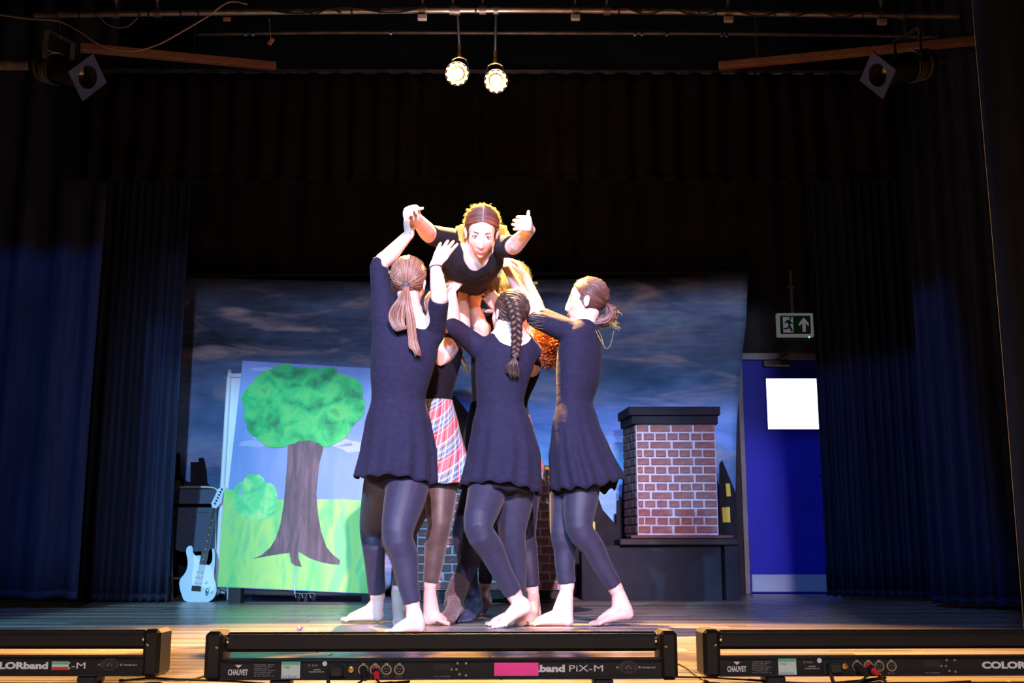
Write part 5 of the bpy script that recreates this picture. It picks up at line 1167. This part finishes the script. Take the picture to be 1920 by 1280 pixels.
# ---------------------------------------------------------------- 3 right lifter in profile
YR = G(1085, 1174).y; Yd = YR+.06; sd = Vector((.42, .9, 0)).normalized()
p = Person('navy dressed dancer with low loose bun, in profile facing left, rightmost of the group', G(1090, 1174)); p.root.location.z = 0
p.torso([(P(1082, 890, Yd), .145, .105), (P(1084, 850, Yd), .155, .125), (P(1080, 800, Yd), .135, .108), (P(1077, 755, Yd), .115, .083), (P(1083, 710, Yd), .13, .102), (P(1087, 665, Yd), .145, .103), (P(1093, 632, Yd), .140, .085), (P(1097, 610, Yd), .095, .066), (P(1096, 597, Yd), .055, .054)], sd)
p.fr = Frame(P(1099, 566, Yd+.0), (-1, .10, .05), (.10, 0, 1), .99); p.neck(P(1098, 606, Yd), p.fr((0, -.02, -.05)), .054, .050); head_shape(p.body, p.fr)
LS, LE, LW = P(1066, 622, Yd-.06), P(1003, 598, Yd-.10), P(951, 503, Yd+.0)
p.arm([LS, LE, LW], sleeve=1.03, r=(.056, .047, .038, .036, .029, .0235)); p.dress.tube([P(1088, 640, Yd), P(1072, 628, Yd-.05)], [.075, .064], n=18)
LS2, LE2, LW2 = P(1075, 622, Yd+.13), P(1015, 590, Yd+.22), P(985, 520, Yd+.22)
p.arm([LS2, LE2, LW2], sleeve=1.03, r=(.054, .045, .037, .035, .028, .0235))
hand(p.body, LW, P(940, 482, Yd+.04)-LW, (-.3, .9, .3), ts=-1, mcp=18, rest=18, thumb=((-.3, .5, .8), (-.2, .4, .9)))
hand(p.body, LW2, Vector((-.35, .1, .7)), (-.9, .1, -.1), ts=1, mcp=30, rest=25)
yE = G(1030, 1173).y; p.leg([P(1068, 885, Yd+.03), P(1053, 1000, yE), P(1063, 1100, yE+.02)], r=(.092, .082, .056, .055, .048, .042)); foot(p.body, P(1062, 1110, yE+.02), G(1072, 1174), G(989, 1174), 1.06)
yF = G(1150, 1174).y; p.leg([P(1092, 885, Yd-.05), P(1086, 990, yF-.06), P(1156, 1106, yF)], r=(.094, .086, .067, .058, .048, .040)); foot(p.body, P(1160, 1114, yF), P(1186, 1160, yF), G(1109, 1175), 1.05)
nk = P(1098, 602, Yd)
p.finish(cut=lambda c: (c-nk).length < .070, voxel=.004, face=True)
skirt(p.root, [(P(1077, 750, Yd), .112, .080), (P(1079, 800, Yd), .150, .112), (P(1087, 850, Yd), .185, .145), (P(1102, 905, Yd), .215, .175)], sd, M['dress'], 14, .055, 5, pw=1.25, hem=lambda th: .03*math.cos(th)-.01, wav=.008)
skirt(p.root, [(P(1079, 800, Yd), .125, .09), (P(1085, 850, Yd), .152, .112), (P(1103, 912, Yd), .180, .145)], sd, M['dress_black'], 12, .04, 25, name='underskirt', hem=lambda th: -.05*abs(math.cos(th))+.03, wav=.012)
h = MB(); hair_cap(h, p.fr, p=(.066, .084), q=(-.04, -.085)); comb(h, p.fr, p.fr.inv(P(1148, 580, Yd))-Vector((0, -.017, .037)), [(math.cos(a)*.9, .75-.35*abs(math.cos(a)), math.sin(a)*.9+.25) for a in [PI*2*i/300 for i in range(300)]], w_=.0021, seed=17, lift=.0015)
hr = h.build('hair', M['hair_brown'], p.root, True); bn = MB(); bn.tube([P(1149, 580, Yd), P(1144, 594, Yd), P(1130, 603, Yd), P(1108, 600, Yd)], [.024, .034, .032, .02], n=12, sub=2)
OUT = [(1150, 574), (1153, 590), (1143, 606), (1125, 612), (1105, 608), (1094, 596)]; INN = [(1136, 580), (1137, 587), (1129, 592), (1115, 595), (1104, 594), (1096, 590)]
for i in range(170):
    a = rn.random(); b = rn.uniform(-1, 1)*.034*math.sqrt(max(.1, 1-(2*a-1)**2))
    pp = [(o_[0]*(1-a)+i_[0]*a+rn.uniform(-1, 1), o_[1]*(1-a)+i_[1]*a+rn.uniform(-1, 1)) for o_, i_ in zip(OUT, INN)]
    bn.tube([p.fr((b*.4, -.105, -.005))]+[P(x_, y_, Yd+b*1.1) for x_, y_ in pp], [.002, .003, .0034, .0034, .0032, .003, .001], n=5, sub=3)
bn.build('low_bun', M['hair_brown'], hr, True); wisps(p.fr, hr, 200, 19, L=.03); ww = MB()
for i in range(120):
    a = P(1146+rn.uniform(-8, 5), 592+rn.uniform(-16, 16), Yd+rn.uniform(-.03, .03)); v = Vector((rn.uniform(.3, 1), 0, rn.uniform(-.9, .1))); l = rn.uniform(.012, .05); q_ = lambda: Vector((rn.uniform(-.006, .006), 0, rn.uniform(-.006, .006)))
    ww.tube([a, a+v*l*.4+q_(), a+v*l*.75+q_(), a+v*l+q_()], .0006, n=3, sub=3, caps=None)
ww.tube([P(1118, 612, Yd), P(1128, 632, Yd-.1), P(1134, 652, Yd-.1), (P(1144, 648, Yd-.1)), P(1151, 620, Yd-.02)], .0009, n=4, sub=3, caps=None)
ww.tube([P(1112, 608, Yd), P(1122, 630, Yd-.11), P(1131, 646, Yd-.11)], .0013, n=4, sub=3, caps=None)
ww.build('loose_strands', M['wisp'], hr, True, fix=False, kind='stuff')
face_parts(p.fr, p.root)

# ---------------------------------------------------------------- 4 lifted dancer
Yp = Yb_+.22
p = Person('lifted dancer in black V-neck top, leaning forward over the others with arms spread', P(890, 560, Yp+.3), )
FD = -fwd_ray(900, 430); FD = (FD - CU*.34).normalized()
p.fr = Frame(P(903, 436, Yp-.05), FD, CU+(-FD)*.1+Vector((.06, 0, 0)), 1.0)
side = Vector((1, .0, -.05)).normalized()
p.torso([(P(884, 520, Yp+.85), .15, .11), (P(884, 522, Yp+.62), .155, .115), (P(883, 515, Yp+.40), .125, .10), (P(882, 503, Yp+.24), .140, .108), (P(884, 487, Yp+.12), .158, .112), (P(890, 468, Yp+.07), .150, .088), (P(894, 456, Yp+.05), .10, .066), (P(897, 450, Yp+.03), .055, .052)], side)
p.neck(P(894, 468, Yp+.04), p.fr((0, -.02, -.055)), .058, .052); head_shape(p.body, p.fr, .86)
p.body.tube([P(858, 457, Yp+.08), P(893, 480, Yp+.08), P(932, 466, Yp+.08)], [.05, .066, .05], n=16); p.dress.tube([P(858, 456, Yp+.08), P(880, 490, Yp+.07), P(890, 496, Yp+.06), P(900, 490, Yp+.07), P(934, 466, Yp+.08)], [.056, .09, .092, .09, .056], n=18)
LS, LE, LW = P(851, 452, Yp+.07), P(806, 440, Yp-.06), P(779, 407, Yb_-.10)
p.arm([LS, LE, LW], sleeve=1.0, r=(.055, .048, .042, .042, .033, .027), grow=.008)
RS, RE, RW = P(938, 462, Yp+.07), P(962, 462, Yp-.14), P(994, 431, Yp-.24)
p.arm([RS, RE, RW], sleeve=.98, r=(.052, .047, .041, .040, .032, .026), grow=.008)
# fist clasped (viewer left)
LW_ = P(783, 413, Yb_-.07)
hand(p.body, LW_, P(769, 388, Yb_-.135)-LW_, (.15, -.45, -1), ts=-1, mcp=72, rest=22, spread=-.1, k=.98, thumb=((.25, -.6, .35), (.9, -.4, .0)))
# open hand, fingers to the left, thumb up (viewer right)
hand(p.body, RW, P(993, 417, Yp-.335)-RW, (-1, -.12, .02), ts=1, mcp=80, rest=3, spread=1.0, k=1.04, thumb=((-.08, .0, 1), (.1, .0, 1)))
p.leg([P(872, 524, Yp+.8), P(868, 560, Yp+1.15), P(876, 600, Yp+1.45)], r=(.09, .08, .056, .052, .046, .036)); foot(p.body, P(876, 600, Yp+1.45), P(876, 604, Yp+1.50), P(878, 640, Yp+1.62), 1.0)
p.leg([P(898, 524, Yp+.8), P(902, 550, Yp+1.15), P(898, 580, Yp+1.45)], r=(.09, .08, .056, .052, .046, .036)); foot(p.body, P(898, 580, Yp+1.45), P(898, 584, Yp+1.50), P(899, 620, Yp+1.62), 1.0)
v1, v2, v3 = P(897, 455, Yp-.0), P(893, 478, Yp-.03), P(890, 493, Yp-.03)
def cutV(c):
    if c.y > Yp+.10: return False
    return (c-v1).length < .085 or (c-v2).length < .064 or (c-v3).length < .038
p.finish(cut=cutV, voxel=.0037, face=True, dress=M['dress_black'], tights=M['tights'], dv=.0055)
h = MB(); RR, CC = (.081, .100, .092), (0, -.017, .037)
hair_cap(h, p.fr, p=(.066, .078), q=(-.045, -.085)); 
for s_ in (-1, 1):
    for i in range(95):
        t = i/94; a = math.radians(27 + t*150); y_, z_ = math.cos(a), math.sin(a)  # part line from the brow over the crown
        d0 = Vector((s_*.03, y_, z_ if t < .75 else z_)); n = 7; pts = []
        end = Vector((s_*1.0, -.35-.4*t*0, -.12-.25*(1-t))) if t < .55 else Vector((s_*.7, -.8, -.35))
        q = d0.normalized().rotation_difference(end.normalized()); ax, an = q.to_axis_angle()
        for j in range(n): pts.append(p.fr(surf(Quaternion(ax, an*j/(n-1)) @ d0.normalized(), RR, CC, .0015+rn.uniform(-.0008, .001)+.0015*math.sin(PI*j/(n-1)))))
        h.tube(pts, [.002]+[.0034]*5+[.002], n=5)
hr = h.build('hair', M['hair_brown'], p.root, True)
part = MB(); part.tube([p.fr(surf((0, math.cos(math.radians(a)), math.sin(math.radians(a))), RR, CC, .0012)) for a in range(28, 101, 6)], .0013, .0012, side=p.fr.R, n=6); part.build('parting', M['skin'], hr, True)
lg = MB()
for s_ in (-1, 1):
    for i in range(300):
        b = rn.uniform(-1, 1); c = rn.uniform(-1, 1); s0 = p.fr((s_*.075, -.05+.02*b, -.02+.03*c)); e = 902+s_*(46+8*b) if s_ < 0 else 902+s_*(40+7*b)
        lg.tube([s0, P(902+s_*(33+7*b), 421+18*rn.random(), Yp+.02+.02*b), P(902+s_*(40+9*b), 440+7*c+rn.uniform(-3, 3), Yp+.01+.02*b), P(902+s_*(43+12*b)+rn.uniform(-3, 3), 452+10*c, Yp+.01), P(902+s_*(46+14*b)+rn.uniform(-5, 5), 462+16*c, Yp+.01)], [.0012, .0014, .0013, .001, .0003], n=4, sub=3)
lg.build('long_hair', M['wisp'], hr, True); wisps(p.fr, hr, 1100, 23, L=.05, zmin=-.6, thick=.00042, ymax=.05)
face_parts(p.fr, p.root, gaze=(0, .97, .12), smile=1)

# ---------------------------------------------------------------- 5 tartan skirt girl, rear left
Y5 = G(820, 1171).y; Ye = Y5+.12; sd = Vector((.8, -.6, 0)).normalized()
p = Person('girl in blue and red tartan skirt and sheer tights, half hidden behind the ponytail lifter', G(815, 1169)); p.root.location.z = 0
p.torso([(P(812, 890, Ye), .15, .105), (P(812, 840, Ye), .155, .115), (P(810, 800, Ye), .14, .10), (P(808, 758, Ye), .115, .085), (P(812, 710, Ye), .13, .092), (P(820, 668, Ye), .145, .095), (P(826, 640, Ye+.02), .13, .08), (P(830, 618, Ye+.03), .06, .055)], sd)
p.fr = Frame(P(838, 580, Ye+.12), (.9, .5, .5), (-.1, 0, 1), .96); p.neck(P(830, 625, Ye+.03), p.fr((0, -.02, -.05)), .052, .049); head_shape(p.body, p.fr)
p.arm([P(838, 650, Ye-.10), P(826, 672, Ye-.14), P(868, 640, Ye+.0)], sleeve=None, r=(.05, .046, .040, .044, .038, .028))
p.arm([P(872, 640, Ye-.0), P(868, 598, Ye+.02), P(867, 552, Ye+.05)], sleeve=None, r=(.028, .034, .036, .036, .03, .024))
p.arm([P(852, 648, Ye+.16), P(905, 625, Ye+.12), P(884, 562, Ye+.10)], sleeve=None, r=(.05, .044, .040, .042, .035, .025))
hand(p.body, P(867, 552, Ye+.05), Vector((.45, .1, .8)), (.2, .5, .8), ts=1, mcp=30, rest=30); hand(p.body, P(884, 562, Ye+.10), Vector((-.3, .1, .9)), (.0, .5, .8), ts=1, mcp=20, rest=30)
p.leg([P(826, 890, Ye-.04), P(824, 985, Y5), P(806, 1100, Y5+.02)], r=(.092, .084, .060, .056, .048, .036)); foot(p.body, P(806, 1112, Y5+.02), G(800, 1172), G(843, 1172), 1.0)
y5b = G(745, 1166).y; p.leg([P(800, 890, Ye+.02), P(760, 1000, y5b), P(745, 1106, y5b)], r=(.09, .08, .058, .054, .046, .034)); foot(p.body, P(745, 1112, y5b), G(748, 1168), G(752, 1175), 1.0)
p.finish(cut=lambda c: (c-P(832, 622, Ye)).length < .07, voxel=.006, dress=M['dress_black'], tights=M['sheer'], dv=.008)
skirt(p.root, [(P(807, 752, Ye), .124, .094), (P(810, 800, Ye), .150, .12), (P(814, 855, Ye), .178, .150), (P(818, 908, Ye-.02), .198, .172)], sd, M['plaid'], 9, .035, 11, wav=.004, uvk=(7, 3.2))
h = MB(); hair_cap(h, p.fr); comb(h, p.fr, (0, -.9, -.3), [(math.cos(a), .5, math.sin(a)) for a in [PI*2*i/70 for i in range(70)]], w_=.004, seed=27)
hr = h.build('hair', M['hair_blonde'], p.root, True); wisps(p.fr, hr, 60, 31); lk = MB()
for i in range(40):
    b = rn.uniform(-1, 1); c = rn.uniform(-.02, .02); lk.tube([p.fr((.0, -.09, -.02)), P(834+b*8, 620, Ye+.06+c), P(852+b*8, 655, Ye-.02+c), P(868+b*5, 680, Ye-.04+c), P(876+b*5, 702-abs(b)*8, Ye-.04+c)], [.003, .005, .005, .004, .001], n=5, sub=2)
lk.build('long_hair', M['hair_blonde'], hr, True)

# ---------------------------------------------------------------- 6 curly haired girl, rear right
Y6 = G(1000, 1166).y; Yf = Y6+.16; sd = Vector((.9, .4, 0)).normalized()
p = Person('curly ginger haired girl in a red tartan skirt, crouched low behind the braided dancer', G(1000, 1165)); p.root.location.z = 0
p.torso([(P(966, 880, Yf), .12, .105), (P(962, 840, Yf), .125, .11), (P(957, 800, Yf), .115, .10), (P(952, 765, Yf), .105, .085), (P(956, 730, Yf), .115, .09), (P(970, 700, Yf), .118, .09), (P(988, 680, Yf), .10, .07), (P(1000, 668, Yf), .055, .052)], sd)
p.fr = Frame(P(1018, 650, Yf+.02), (-.7, .6, .3), (.15, -.1, 1), .96); p.neck(P(1002, 678, Yf), p.fr((0, -.02, -.05)), .05, .049); head_shape(p.body, p.fr)
p.arm([P(985, 690, Yf+.1), P(960, 640, Yf+.22), P(930, 585, Yf+.2)], sleeve=.5, r=(.05, .044, .038, .036, .030, .024)); p.arm([P(996, 690, Yf-.05), P(1000, 630, Yf+.0), P(965, 585, Yf+.08)], sleeve=.4, r=(.05, .044, .038, .036, .03, .024))
hand(p.body, P(930, 585, Yf+.2), Vector((-.4, .1, .8)), (0, .5, .8), ts=1); hand(p.body, P(965, 585, Yf+.08), Vector((-.5, .1, .8)), (0, .5, .8), ts=-1)
p.leg([P(982, 880, Yf-.02), P(984, 1000, Y6), P(999, 1108, Y6)], r=(.09, .08, .058, .052, .046, .036)); foot(p.body, P(1000, 1118, Y6), G(1005, 1167), G(988, 1174), 1.0)
y6b = G(905, 1150).y; p.leg([P(945, 880, Yf+.06), P(918, 1000, y6b), P(908, 1100, y6b+.05)], r=(.09, .08, .058, .052, .046, .036)); foot(p.body, P(908, 1108, y6b+.05), P(916, 1138, y6b+.06), G(893, 1156), 1.0)
p.finish(cut=lambda c: (c-P(1004, 672, Yf)).length < .07, voxel=.006, dress=M['dress_black'], tights=M['tights'], dv=.008)
skirt(p.root, [(P(952, 765, Yf), .112, .094), (P(957, 810, Yf), .13, .11), (P(963, 855, Yf), .142, .130), (P(972, 906, Yf-.02), .158, .150)], sd, M['plaid_red'], 9, .04, 15, wav=.004, uvk=(7, 3.2))
h = MB(); hair_cap(h, p.fr, r=(.088, .108, .098)); hr = h.build('hair', M['hair_ginger'], p.root, True); cu = MB()
for i in range(260):
    d = Vector((rn.gauss(0, 1), rn.gauss(-.5, 1), rn.gauss(-.1, 1))).normalized()
    if d.y > .35 and d.z < .6: continue
    b0 = p.fr(surf(d, (.088, .105, .098), (0, -.014, .02), -.004)); R_ = rn.uniform(.006, .012); L_ = rn.uniform(.02, .05); ou = (p.fr(d)-p.fr((0, 0, 0))).normalized(); dn = (ou*.6+Vector((rn.uniform(-.3, .3), 0, -.8))).normalized(); A_ = dn.orthogonal().normalized(); B_ = dn.cross(A_); f0 = rn.uniform(0, 6)
    cu.tube([b0+ou*R_ + dn*L_*j/11 + (A_*math.cos(f0+j*1.05)+B_*math.sin(f0+j*1.05))*R_ for j in range(12)], .0022, n=4)
cu.build('curls', M['hair_ginger'], hr, True, kind='stuff'); wisps(p.fr, hr, 260, 37, L=.045, ymax=.5, zmin=-.9, thick=.0007)

# ---------------------------------------------------------------- 7 long haired girl behind, supporting from the back
Y7 = G(850, 1167).y; Yg = Y7+.30; sd = Vector((1, 0, 0))
p = Person('girl with long glowing golden hair and brown leg warmers, standing behind, supporting the lifted dancer', G(880, 1160)); p.root.location.z = 0
p.torso([(P(918, 890, Yg), .148, .10), (P(920, 845, Yg), .155, .115), (P(922, 800, Yg), .135, .10), (P(924, 755, Yg), .112, .086), (P(928, 705, Yg), .13, .09), (P(934, 655, Yg), .145, .095), (P(940, 620, Yg), .14, .08), (P(945, 600, Yg), .095, .062), (P(948, 585, Yg), .055, .052)], sd)
p.fr = Frame(P(960, 530, Yg+.02), (-.6, -.75, .15), (.1, 0, 1), .98); p.neck(P(948, 592, Yg), p.fr((0, -.02, -.055)), .052, .049); head_shape(p.body, p.fr)
p.arm([P(905, 618, Yg-.06), P(880, 600, Yg-.2), P(895, 556, Yg-.22)], sleeve=None, r=(.05, .044, .038, .038, .032, .024)); p.arm([P(972, 622, Yg-.03), P(975, 585, Yg-.22), P(925, 556, Yg-.25)], sleeve=.4, r=(.05, .044, .038, .038, .030, .024))
hand(p.body, P(895, 556, Yg-.22), Vector((-.8, .0, .45)), (.3, .2, .9), ts=-1, mcp=20, rest=20); hand(p.body, P(925, 556, Yg-.25), Vector((-.9, .0, .35)), (.2, .3, .9), ts=1, mcp=8, rest=12, k=1.05)
p.leg([P(930, 890, Yg), P(898, 1010, Y7+.06), P(853, 1120, Y7+.04)], r=(.09, .08, .06, .056, .05, .040)); foot(p.body, P(850, 1122, Y7+.04), P(862, 1150, Y7+.06), G(832, 1172), 1.0)
y7b = G(880, 1165).y; p.leg([P(905, 890, Yg), P(868, 1000, y7b), P(884, 1118, y7b+.05)], r=(.09, .08, .058, .054, .048, .038)); foot(p.body, P(884, 1124, y7b+.05), P(896, 1150, y7b+.06), G(868, 1168), 1.0)
p.finish(cut=lambda c: (c-P(948, 592, Yg)).length < .07, voxel=.006, dress=M['dress_black'], tights=M['tights'], dv=.008)
skirt(p.root, [(P(924, 755, Yg), .12, .094), (P(922, 800, Yg), .145, .12), (P(920, 850, Yg), .16, .14), (P(918, 915, Yg), .175, .16)], sd, M['dress_black'], 9, .04, 19)
lw = MB(); a, b = P(864, 1088, Y7+.04), P(850, 1130, Y7+.04); lw.tube([a, a.lerp(b, .3), a.lerp(b, .6), b], [.047, .054, .052, .048], n=20, sub=2)
foot(lw, P(850, 1122, Y7+.04), P(862, 1152, Y7+.06), G(830, 1173), 1.22, toes=.8)
for i in range(9):
    q = a.lerp(b, i/8); lw.tube([q, q+(b-a).normalized()*.003], .0550-.001*abs(i-3), n=20)
meshobj('leg_warmer', remeshed(lw, .004, 2), M['knit'], p.root, label='wrinkled brown leg warmer')
lw = MB(); a, b = P(885, 1106, y7b+.05), P(886, 1130, y7b+.05); lw.tube([a, b], [.046, .043], n=20, sub=2)
foot(lw, P(884, 1124, y7b+.05), P(898, 1151, y7b+.06), G(866, 1169), 1.16, toes=.8)
meshobj('sock', remeshed(lw, .005, 2), M['tights'], p.root, label='navy sock')
h = MB(); hair_cap(h, p.fr, r=(.09, .11, .1)); hr = h.build('hair', M['wisp'], p.root, True); lk = MB()
for i in range(520):
    b = rn.uniform(-1, 1); c = rn.uniform(-1, 1); th = rn.uniform(0, 2*PI); cs, sn = math.cos(th), math.sin(th)
    t0 = p.fr(surf((cs, sn*.6-.5, .6), (.09, .11, .1), (0, -.014, .037)))
    xx = 966 + 22*cs; yy_ = Yg + .08*sn
    f_ = rn.uniform(0, 6); lk.tube([t0, P(xx+4*math.sin(f_), 512+6*b, yy_), P(xx+5*cs+4*b+5*math.sin(f_+1.6), 532, yy_+.02*c), P(xx+9*cs+5*b+3+6*math.sin(f_+3.2), 553+4*c, yy_), P(xx+12*cs+6*b+7+6*math.sin(f_+4.8), 575+8*c, yy_), P(xx+12*cs+10*b+9, 592+16*c, yy_+.02*b)], [.001, .0016, .0018, .0016, .0013, .0004], n=4, sub=2)
lk.build('long_hair', M['wisp'], hr, True, kind='stuff'); wisps(p.fr, hr, 300, 41, L=.05, zmin=-1, ymax=1, thick=.0008)
ww = MB()
for i in range(90):
    a = P(985+rn.uniform(-8, 8), rn.uniform(535, 600), Yg+rn.uniform(-.08, .08)); ww.tube([a, a+Vector((.02, 0, rn.uniform(-.015, .025))), a+Vector((rn.uniform(.03, .06), 0, rn.uniform(-.03, .03)))], .0008, n=3, sub=2, caps=None)
ww.build('loose_strands', M['wisp'], hr, True, fix=False, kind='stuff')
# ---------------------------------------------------------------- shared group phrases for things of one kind
GROUPS = {'light_bar': 'light bars along the stage edge', 'stage_curtain': 'dark stage curtains at the wings', 'pipe_clamp': 'clamps on the bright lighting pipe',
          'stage_lantern': 'unlit stage lanterns at the upper corners', 'lit_lantern': 'glowing lamps above the dancers', 'skyline_flat': 'painted skyline cut-outs',
          'timber_batten': 'timber battens overhead', 'label_tag': 'tags hanging from the lighting pipe', 'lighting_pipe': 'overhead pipes', 'person': 'dancers in the lift', 'floor_cable': 'cables on the stage floor'}
for o in bpy.data.objects:
    k = o.name.split('.')[0]
    if o.parent is None and k in GROUPS and 'label' in o: o['group'] = GROUPS[k]
